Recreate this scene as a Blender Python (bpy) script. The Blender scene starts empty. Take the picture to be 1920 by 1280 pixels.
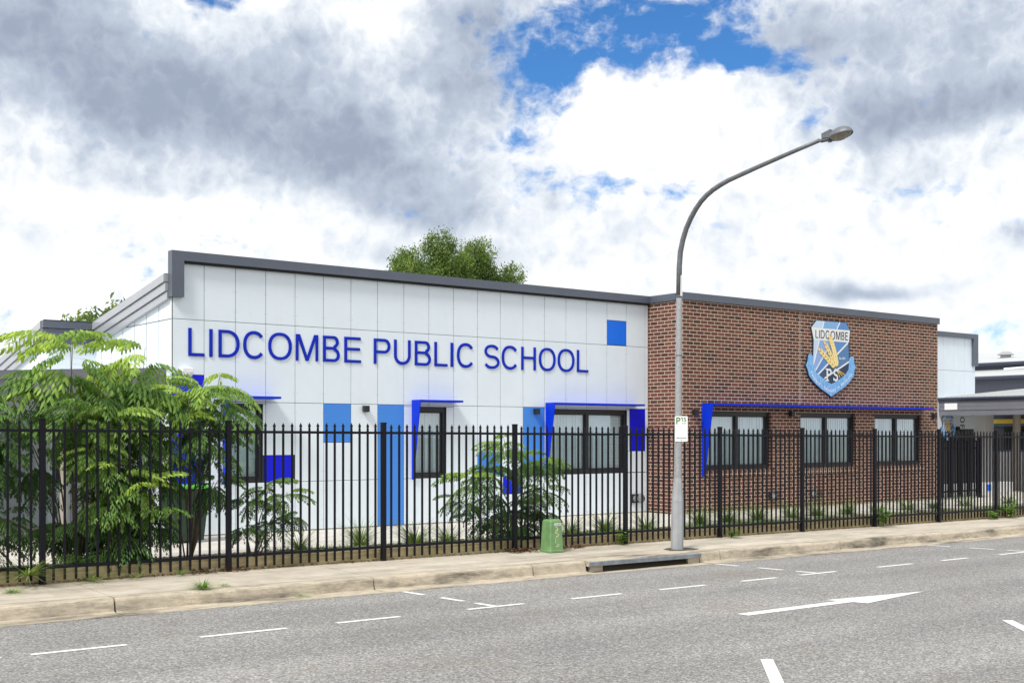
import bpy, bmesh, math, random
import numpy as np
from mathutils import Vector, Matrix, noise as mnoise

PI = math.pi
rad = math.radians
random.seed(7)
sc = bpy.context.scene
col = sc.collection

# ------------------------------------------------------------------ helpers
class MB:
    """collects polygons, then links them as ONE mesh object"""
    def __init__(s):
        s.v = []; s.f = []; s.m = []
    def add(s, vs, fs, mi=0):
        o = len(s.v)
        s.v += [tuple(p) for p in vs]
        for f in fs:
            s.f.append(tuple(i + o for i in f)); s.m.append(mi)
        return s
    def quad(s, a, b, c, d, mi=0):
        return s.add([a, b, c, d], [(0, 1, 2, 3)], mi)
    def box(s, x0, x1, y0, y1, z0, z1, mi=0):
        vs = [(x0,y0,z0),(x1,y0,z0),(x1,y1,z0),(x0,y1,z0),(x0,y0,z1),(x1,y0,z1),(x1,y1,z1),(x0,y1,z1)]
        return s.add(vs, [(0,3,2,1),(4,5,6,7),(0,1,5,4),(1,2,6,5),(2,3,7,6),(3,0,4,7)], mi)
    def hexa(s, bot, top, mi=0):
        return s.add(list(bot) + list(top), [(0,3,2,1),(4,5,6,7),(0,1,5,4),(1,2,6,5),(2,3,7,6),(3,0,4,7)], mi)
    def bevbox(s, x0, x1, y0, y1, z0, z1, b=0.004, mi=0):
        bm = bmesh.new()
        bmesh.ops.create_cube(bm, size=1)
        for v in bm.verts:
            v.co = Vector(((x0+x1)/2 + v.co.x*(x1-x0), (y0+y1)/2 + v.co.y*(y1-y0), (z0+z1)/2 + v.co.z*(z1-z0)))
        bmesh.ops.bevel(bm, geom=bm.edges[:], offset=b, segments=1, affect='EDGES')
        bm.verts.index_update()
        s.add([v.co for v in bm.verts], [[v.index for v in f.verts] for f in bm.faces], mi)
        bm.free(); return s
    def tube(s, pts, rs, n=10, mi=0, cap=True, up=None):
        pts = [Vector(p) for p in pts]
        if not hasattr(rs, '__len__'): rs = [rs]*len(pts)
        vs = []; fs = []
        prev = None
        for i, p in enumerate(pts):
            t = (pts[min(i+1, len(pts)-1)] - pts[max(i-1, 0)]).normalized()
            a = prev if prev is not None else (Vector((1,0,0)) if abs(t.x) < .9 else Vector((0,1,0)))
            u = (a - t*a.dot(t)).normalized(); w = t.cross(u); prev = u
            for k in range(n):
                an = 2*PI*k/n
                vs.append(p + (u*math.cos(an) + w*math.sin(an))*rs[i])
        for i in range(len(pts)-1):
            for k in range(n):
                fs.append((i*n+k, i*n+(k+1)%n, (i+1)*n+(k+1)%n, (i+1)*n+k))
        if cap:
            fs.append(tuple(range(n))[::-1]); fs.append(tuple((len(pts)-1)*n + k for k in range(n)))
        return s.add(vs, fs, mi)
    def prism(s, poly, y0, y1, mi=0):
        """poly: list of (x,z) -> extruded between y0 (front) and y1"""
        n = len(poly)
        vs = [(x, y0, z) for x, z in poly] + [(x, y1, z) for x, z in poly]
        fs = [tuple(range(n)), tuple(range(2*n-1, n-1, -1))] + [((i+1) % n, i, i+n, (i+1) % n + n) for i in range(n)]
        return s.add(vs, fs, mi)
    def prism_x(s, poly, x0, x1, mi=0):
        """poly: list of (y,z) extruded along x"""
        n = len(poly)
        vs = [(x0, y, z) for y, z in poly] + [(x1, y, z) for y, z in poly]
        fs = [tuple(range(n))[::-1], tuple(range(n, 2*n))] + [(i, (i+1) % n, (i+1) % n + n, i+n) for i in range(n)]
        return s.add(vs, fs, mi)
    def build(s, name, mat, parent=None, smooth=False, normals=True, shift=None):
        me = bpy.data.meshes.new(name)
        me.from_pydata([tuple(p) for p in s.v], [], s.f)
        mats = mat if isinstance(mat, (list, tuple)) else [mat]
        for m in mats: me.materials.append(m)
        if len(mats) > 1:
            me.polygons.foreach_set('material_index', s.m)
        if normals:
            bm = bmesh.new(); bm.from_mesh(me)
            bmesh.ops.recalc_face_normals(bm, faces=bm.faces)
            bm.to_mesh(me); bm.free()
        if smooth:
            me.polygons.foreach_set('use_smooth', [True]*len(me.polygons))
        me.update()
        o = bpy.data.objects.new(name, me); col.objects.link(o)
        if parent: o.parent = parent
        return o

def tag(o, label=None, cat=None, group=None, kind=None):
    if label: o['label'] = label
    if cat: o['category'] = cat
    if group: o['group'] = group
    if kind: o['kind'] = kind
    return o

def empty(name, label, cat, loc=(0,0,0), group=None, rz=0):
    o = bpy.data.objects.new(name, None); col.objects.link(o)
    o.location = loc; o.rotation_euler = (0, 0, rz); o.empty_display_size = .2
    return tag(o, label, cat, group)

def copy_tree(o, parent=None):
    c = o.copy(); col.objects.link(c)
    if parent: c.parent = parent
    for ch in list(o.children): copy_tree(ch, c)
    return c

def slope(x):                       # the street falls gently to the right
    return -0.005*(max(-20, min(60, x)) - 9)

# ------------------------------------------------------------------ materials
def newmat(name):
    m = bpy.data.materials.new(name); m.use_nodes = True
    nt = m.node_tree; b = nt.nodes['Principled BSDF']
    return m, nt, b

def N(nt, t, **kw):
    n = nt.nodes.new(t)
    for k, v in kw.items():
        if k.startswith('i_'):
            key = k[2:]; key = int(key) if key.isdigit() else key.replace('_', ' ')
            n.inputs[key].default_value = v
        else: setattr(n, k, v)
    return n

def ramp(nt, fac, stops):
    r = N(nt, 'ShaderNodeValToRGB')
    el = r.color_ramp.elements
    while len(el) > 1: el.remove(el[-1])
    el[0].position = stops[0][0]; el[0].color = (*stops[0][1], 1)
    for p, c in stops[1:]:
        e = el.new(p); e.color = (*c, 1)
    nt.links.new(fac, r.inputs[0]); return r.outputs[0]

def coords(nt):
    return N(nt, 'ShaderNodeNewGeometry').outputs['Position']

def noise(nt, vec, scale, detail=4, rough=.55, stretch=None):
    if stretch:
        mp = N(nt, 'ShaderNodeMapping'); mp.inputs['Scale'].default_value = stretch
        nt.links.new(vec, mp.inputs[0]); vec = mp.outputs[0]
    n = N(nt, 'ShaderNodeTexNoise'); n.inputs['Scale'].default_value = scale
    n.inputs['Detail'].default_value = detail; n.inputs['Roughness'].default_value = rough
    nt.links.new(vec, n.inputs['Vector']); return n.outputs['Fac']

def mixc(nt, fac, a, b, mode='MIX'):
    m = N(nt, 'ShaderNodeMix', data_type='RGBA', blend_type=mode)
    for s, v in ((0, fac), (6, a), (7, b)):
        if hasattr(v, 'links') or hasattr(v, 'is_linked'): nt.links.new(v, m.inputs[s])
        elif s == 0: m.inputs[0].default_value = v
        else: m.inputs[s].default_value = (*v, 1) if len(v) == 3 else v
    return m.outputs[2]

def plain(name, c, rough=.6, metal=0., var=.12, scale=3., bump=0., bscale=60., spec=.5, stretch=None, coat=0.):
    m, nt, b = newmat(name)
    p = coords(nt)
    f = noise(nt, p, scale, 5, .6, stretch)
    lo = tuple(max(0, x*(1-var)) for x in c); hi = tuple(min(1, x*(1+var)) for x in c)
    nt.links.new(ramp(nt, f, [(.3, lo), (.7, hi)]), b.inputs['Base Color'])
    b.inputs['Roughness'].default_value = rough; b.inputs['Metallic'].default_value = metal
    b.inputs['Specular IOR Level'].default_value = spec
    if coat: b.inputs['Coat Weight'].default_value = coat; b.inputs['Coat Roughness'].default_value = .15
    if bump:
        bp = N(nt, 'ShaderNodeBump'); bp.inputs['Strength'].default_value = bump; bp.inputs['Distance'].default_value = .01
        nt.links.new(noise(nt, p, bscale, 4), bp.inputs['Height']); nt.links.new(bp.outputs[0], b.inputs['Normal'])
    return m

def brick_material(name, bw, rh, mortar, c1, c2, c3, mc, soldier=False):
    m, nt, b = newmat(name)
    g = N(nt, 'ShaderNodeNewGeometry')
    sp = N(nt, 'ShaderNodeSeparateXYZ'); nt.links.new(g.outputs['Position'], sp.inputs[0])
    sn = N(nt, 'ShaderNodeSeparateXYZ'); nt.links.new(g.outputs['True Normal'], sn.inputs[0])
    ab = N(nt, 'ShaderNodeMath', operation='ABSOLUTE'); nt.links.new(sn.outputs[0], ab.inputs[0])
    gt = N(nt, 'ShaderNodeMath', operation='GREATER_THAN', i_1=.6); nt.links.new(ab.outputs[0], gt.inputs[0])
    mx = N(nt, 'ShaderNodeMix', data_type='FLOAT'); nt.links.new(gt.outputs[0], mx.inputs[0])
    nt.links.new(sp.outputs[0], mx.inputs[2]); nt.links.new(sp.outputs[1], mx.inputs[3])
    cb = N(nt, 'ShaderNodeCombineXYZ'); nt.links.new(mx.outputs[0], cb.inputs[0]); nt.links.new(sp.outputs[2], cb.inputs[1])
    # slight waviness so that the courses are not ruler straight
    nv = N(nt, 'ShaderNodeTexNoise'); nv.inputs['Scale'].default_value = 9; nt.links.new(g.outputs['Position'], nv.inputs['Vector'])
    sub = N(nt, 'ShaderNodeVectorMath', operation='SUBTRACT'); nt.links.new(nv.outputs['Color'], sub.inputs[0]); sub.inputs[1].default_value = (.5,.5,.5)
    scl = N(nt, 'ShaderNodeVectorMath', operation='SCALE'); scl.inputs['Scale'].default_value = .007; nt.links.new(sub.outputs[0], scl.inputs[0])
    ad = N(nt, 'ShaderNodeVectorMath', operation='ADD'); nt.links.new(cb.outputs[0], ad.inputs[0]); nt.links.new(scl.outputs[0], ad.inputs[1])
    vec = ad.outputs[0]
    def bt(ca, cb_, cm):
        t = N(nt, 'ShaderNodeTexBrick', offset=0.0 if soldier else .5, offset_frequency=2, squash=1)
        t.inputs['Scale'].default_value = 1; t.inputs['Brick Width'].default_value = bw; t.inputs['Row Height'].default_value = rh
        t.inputs['Mortar Size'].default_value = mortar; t.inputs['Mortar Smooth'].default_value = .12; t.inputs['Bias'].default_value = 0
        t.inputs['Color1'].default_value = (*ca, 1); t.inputs['Color2'].default_value = (*cb_, 1); t.inputs['Mortar'].default_value = (*cm, 1)
        nt.links.new(vec, t.inputs['Vector']); return t
    t1 = bt((0,0,0), (1,1,1), (.5,.5,.5))
    rr = ramp(nt, t1.outputs['Color'], [(0, c1), (.3, c2), (.62, c2), (.78, c3), (1, tuple(x*.9 for x in c1))])
    f = noise(nt, g.outputs['Position'], 22, 4, .6)
    rr = mixc(nt, .45, rr, ramp(nt, f, [(.3, (.3,.3,.3)), (.7, (.8,.78,.75))]), 'OVERLAY')
    fm = noise(nt, g.outputs['Position'], 3, 4)
    mcol = ramp(nt, fm, [(.3, tuple(x*.86 for x in mc)), (.7, mc)])
    fin = mixc(nt, t1.outputs['Fac'], rr, mcol)
    nt.links.new(fin, b.inputs['Base Color']); b.inputs['Roughness'].default_value = .8
    bp = N(nt, 'ShaderNodeBump', invert=True); bp.inputs['Strength'].default_value = .6; bp.inputs['Distance'].default_value = .006
    nt.links.new(t1.outputs['Fac'], bp.inputs['Height']); nt.links.new(bp.outputs[0], b.inputs['Normal'])
    return m

def asphalt_material():
    m, nt, b = newmat('asphalt'); p = coords(nt)
    v = N(nt, 'ShaderNodeTexVoronoi'); v.inputs['Scale'].default_value = 62; nt.links.new(p, v.inputs['Vector'])
    sv = N(nt, 'ShaderNodeSeparateColor'); nt.links.new(v.outputs['Color'], sv.inputs[0])
    agg = ramp(nt, sv.outputs[0], [(0, (.125,.122,.119)), (.35, (.205,.20,.195)), (.75, (.275,.268,.261)), (1, (.43,.42,.41))])
    fine = noise(nt, p, 110, 3, .7)
    agg = mixc(nt, .4, agg, ramp(nt, fine, [(.3, (.25,.25,.25)), (.7, (.75,.75,.75))]), 'OVERLAY')
    big = noise(nt, p, .35, 5, .6)
    agg = mixc(nt, .5, agg, ramp(nt, big, [(.35, (.42,.42,.42)), (.65, (.58,.575,.57))]), 'OVERLAY')
    lane = noise(nt, p, .9, 4, .6, (.12, 1, 1))
    agg = mixc(nt, .35, agg, ramp(nt, lane, [(.35, (.4,.4,.41)), (.65, (.6,.6,.59))]), 'OVERLAY')
    sy = N(nt, 'ShaderNodeSeparateXYZ'); nt.links.new(p, sy.inputs[0])
    wv = N(nt, 'ShaderNodeMath', operation='SINE'); wa = N(nt, 'ShaderNodeMath', operation='MULTIPLY', i_1=3.6); nt.links.new(sy.outputs[1], wa.inputs[0]); nt.links.new(wa.outputs[0], wv.inputs[0])
    wm = N(nt, 'ShaderNodeMath', operation='MULTIPLY'); nt.links.new(wv.outputs[0], wm.inputs[0]); nt.links.new(noise(nt, p, .5, 4, .6, (.3,1,1)), wm.inputs[1])
    agg = mixc(nt, .5, agg, ramp(nt, wm.outputs[0], [(-.0, (.46,.46,.46)), (.6, (.56,.56,.555))]), 'OVERLAY')
    st = noise(nt, p, .55, 5, .65)
    stf = ramp(nt, st, [(.57, (0,0,0)), (.72, (.4,.4,.4))])
    agg = mixc(nt, stf, agg, (.2,.165,.12))
    nt.links.new(agg, b.inputs['Base Color']); b.inputs['Roughness'].default_value = .88
    b.inputs['Specular IOR Level'].default_value = .3
    bp = N(nt, 'ShaderNodeBump'); bp.inputs['Strength'].default_value = .35; bp.inputs['Distance'].default_value = .004
    nt.links.new(v.outputs['Distance'], bp.inputs['Height']); nt.links.new(bp.outputs[0], b.inputs['Normal'])
    return m

def concrete_material(name, c, stain=.5, dark=(.12,.1,.075), ss=1.1, grain=90):
    m, nt, b = newmat(name); p = coords(nt)
    f = noise(nt, p, 2.2, 6, .65)
    base = ramp(nt, f, [(.28, tuple(x*.8 for x in c)), (.55, c), (.75, tuple(min(1, x*1.12) for x in c))])
    g = noise(nt, p, grain, 3, .7)
    base = mixc(nt, .35, base, ramp(nt, g, [(.3, (.3,.3,.3)), (.7, (.7,.7,.7))]), 'OVERLAY')
    s = noise(nt, p, ss, 7, .7, (.35, 1.6, 1.6))
    sf = ramp(nt, s, [(.48, (0,0,0)), (.64, (stain,)*3)])
    base = mixc(nt, sf, base, dark)
    s2 = noise(nt, p, ss*5, 6, .7, (.5, 1.4, 1.4))
    base = mixc(nt, ramp(nt, s2, [(.48, (0,0,0)), (.64, (stain*.7,)*3)]), base, tuple(x*.55 for x in c))
    sp = noise(nt, p, 26, 2, .5)
    base = mixc(nt, ramp(nt, sp, [(.68, (0,0,0)), (.76, (.45,.45,.45))]), base, tuple(x*.45 for x in c))
    nt.links.new(base, b.inputs['Base Color']); b.inputs['Roughness'].default_value = .85
    bp = N(nt, 'ShaderNodeBump'); bp.inputs['Strength'].default_value = .35; bp.inputs['Distance'].default_value = .004
    nt.links.new(g, bp.inputs['Height']); nt.links.new(bp.outputs[0], b.inputs['Normal'])
    return m

def paint_marking():
    m, nt, b = newmat('road_paint'); p = coords(nt)
    f = noise(nt, p, 34, 5, .7)
    nt.links.new(ramp(nt, f, [(.30, (.24,.235,.23)), (.42, (.70,.70,.68)), (.7, (.84,.84,.82))]), b.inputs['Base Color'])
    b.inputs['Roughness'].default_value = .7
    return m

def timber_material():
    m, nt, b = newmat('sleeper_timber'); p = coords(nt)
    f = noise(nt, p, 14, 6, .65, (.18, 1, 2.4))
    c = ramp(nt, f, [(.25, (.20,.155,.075)), (.5, (.47,.39,.215)), (.75, (.60,.52,.31))])
    f2 = noise(nt, p, 1.3, 5)
    c = mixc(nt, ramp(nt, f2, [(.5, (0,0,0)), (.75, (.6,.6,.6))]), c, (.12,.11,.045))
    nt.links.new(c, b.inputs['Base Color']); b.inputs['Roughness'].default_value = .85
    bp = N(nt, 'ShaderNodeBump'); bp.inputs['Strength'].default_value = .4; bp.inputs['Distance'].default_value = .01
    nt.links.new(f, bp.inputs['Height']); nt.links.new(bp.outputs[0], b.inputs['Normal'])
    return m

def leaf_material(name, old, mid, young, trans=.40, gloss=.45):
    m, nt, b = newmat(name)
    at = N(nt, 'ShaderNodeAttribute', attribute_name='tone')
    gi = N(nt, 'ShaderNodeNewGeometry')
    ad = N(nt, 'ShaderNodeMath', operation='MULTIPLY_ADD', i_1=.3)
    nt.links.new(gi.outputs['Random Per Island'], ad.inputs[0]); nt.links.new(at.outputs['Fac'], ad.inputs[2])
    c = ramp(nt, ad.outputs[0], [(.0, tuple(x*.8 for x in old)), (.35, old), (.7, mid), (1.1 if False else 1.0, young)])
    nt.links.new(c, b.inputs['Base Color']); b.inputs['Roughness'].default_value = gloss
    b.inputs['Specular IOR Level'].default_value = .45
    tr = N(nt, 'ShaderNodeBsdfTranslucent')
    tc = mixc(nt, 1.0, c, (1.0, 1.0, .55), 'MULTIPLY'); nt.links.new(tc, tr.inputs[0])
    mx = N(nt, 'ShaderNodeMixShader', i_0=trans)
    nt.links.new(b.outputs[0], mx.inputs[1]); nt.links.new(tr.outputs[0], mx.inputs[2])
    nt.links.new(mx.outputs[0], nt.nodes['Material Output'].inputs[0])
    return m

def glass_material():
    m, nt, b = newmat('window_glass')
    nt.nodes.remove(b)
    tr = N(nt, 'ShaderNodeBsdfTransparent'); tr.inputs[0].default_value = (.95,.985,.99,1)
    gl = N(nt, 'ShaderNodeBsdfGlossy'); gl.inputs['Roughness'].default_value = .015
    gl.inputs['Color'].default_value = (.9,.95,1,1)
    fr = N(nt, 'ShaderNodeFresnel', i_0=1.5)
    mu = N(nt, 'ShaderNodeMath', operation='MULTIPLY_ADD', i_1=1.2, i_2=.17); nt.links.new(fr.outputs[0], mu.inputs[0])
    mx = N(nt, 'ShaderNodeMixShader'); nt.links.new(mu.outputs[0], mx.inputs[0])
    nt.links.new(tr.outputs[0], mx.inputs[1]); nt.links.new(gl.outputs[0], mx.inputs[2])
    nt.links.new(mx.outputs[0], nt.nodes['Material Output'].inputs[0])
    return m

def panel_material(name, c, var=.03):
    m, nt, b = newmat(name); p = coords(nt)
    f = noise(nt, p, 1.2, 5, .6)
    lo = tuple(x*(1-var) for x in c); hi = tuple(min(1, x*(1+var)) for x in c)
    base = ramp(nt, f, [(.3, lo), (.7, hi)])
    s = noise(nt, p, 5, 5, .65, (2.2, 2.2, .18))       # faint run marks
    base = mixc(nt, ramp(nt, s, [(.55, (0,0,0)), (.8, (.16,.16,.16))]), base, tuple(x*.72 for x in c))
    gi = N(nt, 'ShaderNodeNewGeometry')
    ov = ramp(nt, gi.outputs['Random Per Island'], [(0, (.487,.49,.49)), (1, (.513,.51,.51))])
    base = mixc(nt, 1.0, base, ov, 'OVERLAY')
    nt.links.new(base, b.inputs['Base Color']); b.inputs['Roughness'].default_value = .42
    b.inputs['Specular IOR Level'].default_value = .35
    return m

M = {}
M['asphalt'] = asphalt_material()
M['patch'] = plain('asphalt_patch', (.07,.066,.06), .95, var=.4, scale=40, bump=.5)
M['path'] = concrete_material('footpath_concrete', (.53,.475,.39), .6, (.22,.185,.14), 1.0)
M['kerb'] = concrete_material('kerb_concrete', (.50,.435,.335), .95, (.085,.075,.06), 2.3, 120)
M['apron'] = concrete_material('apron_concrete', (.62,.585,.53), .22, (.3,.27,.22))
M['gap'] = plain('joint_dirt', (.03,.026,.02), .95)
M['paint'] = paint_marking()
M['soil'] = plain('garden_mulch', (.2,.155,.1), .95, var=.55, scale=18, bump=.8, bscale=40)
M['earth'] = plain('ground_earth', (.16,.14,.1), .95, var=.3, scale=.5)
M['white'] = panel_material('white_panel', (.715,.79,.855))
M['backing'] = plain('joint_backing_and_shadow', (.03,.03,.033), .9)
M['deep'] = panel_material('deep_blue_panel', (.001,.005,.66), .02)
M['midblue'] = panel_material('bright_blue_panel', (.005,.15,.78), .02)
M['sky_blue'] = panel_material('sky_blue_panel', (.055,.235,.70), .03)
M['awn'] = plain('awning_blue', (.001,.030,.56), .5, var=.04, spec=.2)
M['letter'] = plain('letter_blue', (.002,.022,.42), .5, var=.05, spec=.2)
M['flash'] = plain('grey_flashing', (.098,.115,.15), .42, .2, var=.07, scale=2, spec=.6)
M['flashlit'] = plain('flashing_lit_side', (.44,.46,.49), .33, .35, var=.05, scale=2, spec=.7)  # the grey flashing again, light on its left-facing sides put into the colour
M['fascia'] = plain('grey_fascia', (.17,.17,.20), .45, .1, var=.06)
M['frame'] = plain('black_window_frame', (.012,.013,.016), .4, var=.1)
M['blind'] = plain('white_blind', (.78,.91,.95), .8, var=.03, scale=6)
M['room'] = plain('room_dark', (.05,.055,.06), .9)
M['glass'] = glass_material()
M['brick'] = brick_material('brown_brick', .229, .0816, .0054, (.052,.018,.016), (.122,.036,.025), (.16,.058,.036), (.74,.67,.51))
M['rowlock'] = brick_material('sill_brick', .0816, .229, .0058, (.045,.018,.017), (.098,.03,.022), (.135,.05,.032), (.78,.67,.51), True)
M['black'] = plain('fence_black', (.0045,.005,.009), .42, .0, var=.15, scale=4, spec=.22)
M['timber'] = timber_material()
M['galv'] = plain('galvanised_steel', (.34,.35,.36), .55, .2, var=.2, scale=34, stretch=(1,1,.6))
M['galvpaint'] = plain('grey_sleeve', (.35,.365,.38), .6, .1, var=.12, scale=7)
M['galvdark'] = plain('weathered_steel', (.15,.16,.175), .5, .3, var=.2, scale=16)
M['lens'] = plain('lamp_lens', (.23,.21,.17), .2, var=.3, scale=14)
M['signwhite'] = plain('sign_white', (.80,.81,.80), .4, var=.03)
M['signgreen'] = plain('sign_green', (.035,.20,.012), .5)
M['box_green'] = plain('cabinet_green', (.145,.28,.11), .6, var=.2, scale=7, bump=.15, bscale=120)
M['scrawl'] = plain('scrawl_paint', (.62,.66,.38), .7)
M['inkdark'] = plain('dark_ink', (.01,.012,.02), .6)
M['lintel'] = plain('grey_lintel', (.20,.225,.25), .6, .1, var=.3, scale=7)
M['pit'] = plain('pit_dark', (.012,.011,.01), 1)
M['bin'] = plain('bin_green', (.014,.04,.022), .5)
M['lid'] = plain('bin_lid', (.10,.42,.05), .5)
M['bark'] = plain('bark', (.11,.085,.06), .9, var=.35, scale=14)
M['stemgreen'] = plain('green_stem', (.10,.12,.045), .7, var=.3, scale=12)
M['cedar'] = leaf_material('cedar_leaf', (.07,.16,.045), (.20,.35,.07), (.52,.68,.11), .42, .62)
M['gum'] = leaf_material('gum_leaf', (.065,.125,.022), (.165,.26,.05), (.33,.42,.11), .42, .6)
M['strap'] = leaf_material('strap_leaf', (.06,.13,.025), (.16,.25,.06), (.40,.46,.17), .35, .5)
M['weed'] = leaf_material('weed_leaf', (.07,.19,.02), (.15,.33,.035), (.30,.47,.06), .3, .5)
M['litter'] = leaf_material('dead_leaf', (.075,.04,.02), (.19,.105,.05), (.34,.23,.12), .1, .8)
M['whitemetal'] = plain('white_metal', (.78,.79,.80), .45, var=.03)
M['roofpale'] = plain('pale_roof', (.50,.52,.52), .5, .1, var=.07, scale=3, stretch=(1,.1,1))
M['signwall'] = plain('sign_wall_shaded', (.055,.06,.053), .7, var=.05)  # pale panels darkened in the base colour to carry the canopy's shade
M['navywall'] = plain('slate_cladding', (.085,.10,.145), .5, var=.08, stretch=(.2,.2,6))
M['gutter'] = plain('dark_gutter', (.028,.034,.06), .35, var=.1)
M['yellow'] = plain('yellow_trim', (.92,.66,.08), .5, var=.04)
M['blueframe'] = plain('slate_blue_frame', (.10,.18,.27), .45)
M['column'] = plain('column_grey', (.34,.31,.27), .55, var=.1)
M['darkglass'] = plain('dark_glass', (.008,.01,.025), .08, var=.2, spec=.8)

# ------------------------------------------------------------------ camera
cam = bpy.data.cameras.new('camera'); camo = bpy.data.objects.new('camera', cam); col.objects.link(camo)
camo.location = (0, 0, 1.83); camo.rotation_euler = (rad(90), 0, -rad(37.616))
cam.sensor_width = 36; cam.lens = 2250/1920*36; cam.shift_y = 174/1920; cam.clip_end = 2000; cam.clip_start = .1
sc.camera = camo
HC = 1.83

# ------------------------------------------------------------------ the ground
b = MB(); b.box(-700, 900, -700, 900, -1.2, -.5)
tag(b.build('ground', M['earth']), kind='structure')

def zroad(x, y):
    c = .018*(13.2 - max(y, 5)) - (.018*(5 - y) if y < 5 else 0)
    return -.20 + c + slope(x)

b = MB()
xs = [-70, -40, -20] + [-18 + 2*i for i in range(40)] + [80, 140]
ys = [-7, -3, 0, 3, 5, 7, 9, 11, 13.2]
idx = {}
for i, x in enumerate(xs):
    for j, y in enumerate(ys):
        idx[i, j] = len(b.v); b.v.append((x, y, zroad(x, y)))
for i in range(len(xs)-1):
    for j in range(len(ys)-1):
        b.f.append((idx[i, j], idx[i+1, j], idx[i+1, j+1], idx[i, j+1])); b.m.append(0)
road = tag(b.build('road', M['asphalt']), kind='structure')

def marking(name, poly, lift=.004):
    vs = [(x, y, zroad(x, y) + lift) for x, y in poly]
    n = len(vs)
    mb = MB(); mb.add(vs, [tuple(range(n))])
    return mb.build(name, M['paint'], road)

def on_road(px_, py_):     # points measured on a level sheet 0.2 below the kerb, moved out to the road's own height
    x, y = px_, py_
    k = 1.0
    for _ in range(6):
        k = (HC - zroad(x, y))/(HC + .2)
        x, y = px_*k, py_*k
    return x, y

def line(name, x0, y0, x1, y1, w, lift=.004):
    d = Vector((x1-x0, y1-y0)); ln = d.length; d.normalize(); n = Vector((-d.y, d.x))*w/2
    k = max(1, int(ln/.7)); mb = MB(); P = []
    for i in range(k+1):
        x, y = x0+(x1-x0)*i/k, y0+(y1-y0)*i/k
        P += [(x-n.x, y-n.y, zroad(x-n.x, y-n.y)+lift), (x+n.x, y+n.y, zroad(x+n.x, y+n.y)+lift)]
    mb.add(P, [(2*i, 2*i+1, 2*i+3, 2*i+2) for i in range(k)])
    return mb.build(name, M['paint'], road)

YL = 11.09
def sx(x): return on_road(x, 11.32)[0]
for x0, x1 in ((.05, 1.0), (1.62, 2.55), (3.24, 4.13), (4.86, 5.81), (6.39, 7.18), (9.62, 10.44), (11.09, 11.92), (12.62, 13.34), (15.59, 16.45), (17.21, 17.92), (18.82, 19.5)):
    line('dash_line', sx(x0), YL, sx(x1), YL, .085)
for xc in (2.52, 8.47, 14.42, 20.3):
    X = xc*.983
    line('bay_line', X, 13.10, X, 12.62, .085)
    line('bay_line', X, 12.24, X, 11.75, .085)
    line('bay_line', X, 11.50, X, YL+.05, .085)
    line('bay_line', X-.42, YL, X+.40, YL, .085, .005)
# lane arrow: long shaft and a barbed head, pointing down the street
ay = 8.78
ax = lambda v: v*.968
marking('arrow_marking', [(ax(10.25), ay-.085), (ax(12.12), ay-.085), (ax(12.16), ay-.27), (ax(13.75), ay), (ax(12.02), ay+.24), (ax(12.1), ay+.085), (ax(10.25), ay+.085)])
for x, y in ((4.20, 6.79), (7.93, 6.75), (11.66, 6.72)):
    line('angle_bay_line', x, y, x-1.75, y-1.73, .105)

# kerb with its gutter, cut into lengths by open joints
JO = [-30, -24, -18, -12, -6, -1.8, 1.4, 4.70, 8.08, 10.72, 14.62, 17.75, 20.95, 24.2, 27.6, 31, 36, 42, 48, 54, 60]
prof = [(13.12,-.5),(13.12,-.192),(13.38,-.186),(13.405,-.178),(13.425,-.065),(13.437,-.045),(13.46,-.033),(13.60,-.028),(13.60,-.5)]
b = MB()
for i in range(len(JO)-1):
    x0, x1 = JO[i]+.011, JO[i+1]-.011
    segs = [(x0, x1)]
    if JO[i] == 10.72: segs = [(x0, 11.715), (14.14, x1)]
    for a, c in segs:
        n = max(1, int((c-a)/1.5)); 
        for k in range(n):
            u0 = a + (c-a)*k/n; u1 = a + (c-a)*(k+1)/n
            m = len(prof)
            vs = [(u0, y, z+slope(u0)) for y, z in prof] + [(u1, y, z+slope(u1)) for y, z in prof]
            fs = [(j, (j+1) % m, (j+1) % m + m, j+m) for j in range(m)]
            if k == 0: fs.append(tuple(range(m)))
            if k == n-1: fs.append(tuple(range(m, 2*m)))
            b.add(vs, fs)
tag(b.build('kerb', M['kerb']), kind='structure')
# gutter apron in front of the drain, and dirt under every joint
b = MB(); s0 = slope(12.2)
b.box(11.80, 14.13, 13.12, 13.40, -.5, -.205+s0)
tag(b.build('gutter', M['kerb']), kind='structure')

b = MB()
for i in range(len(JO)-1):
    x0, x1 = JO[i]+.007, JO[i+1]-.007
    segs = [(x0, x1, 13.612)]
    if JO[i] == 10.72: segs = [(x0, 11.73, 13.612), (11.73, 14.13, 13.80), (14.13, x1, 13.612)]
    for a, c, y0 in segs:
        n = max(1, int((c-a)/1.5))
        for k in range(n):
            u0 = a + (c-a)*k/n; u1 = a + (c-a)*(k+1)/n
            z = lambda y, u: -.027 + .02*(y-13.6) + slope(u)
            b.hexa([(u0,y0,-.5),(u1,y0,-.5),(u1,14.97,-.5),(u0,14.97,-.5)],
                   [(u0,y0,z(y0,u0)),(u1,y0,z(y0,u1)),(u1,14.97,z(14.97,u1)),(u0,14.97,z(14.97,u0))])
tag(b.build('footpath', M['path']), kind='structure')
b = MB()
for i in range(-30, 61, 3):
    b.hexa([(i,13.2,-.52),(i+3,13.2,-.52),(i+3,14.97,-.52),(i,14.97,-.52)],
           [(i,13.5,-.06+slope(i)-.02),(i+3,13.5,-.06+slope(i+3)-.02),(i+3,14.96,-.03+slope(i+3)-.02),(i,14.96,-.03+slope(i)-.02)])
tag(b.build('footpath_base', M['gap']), kind='structure')

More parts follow.
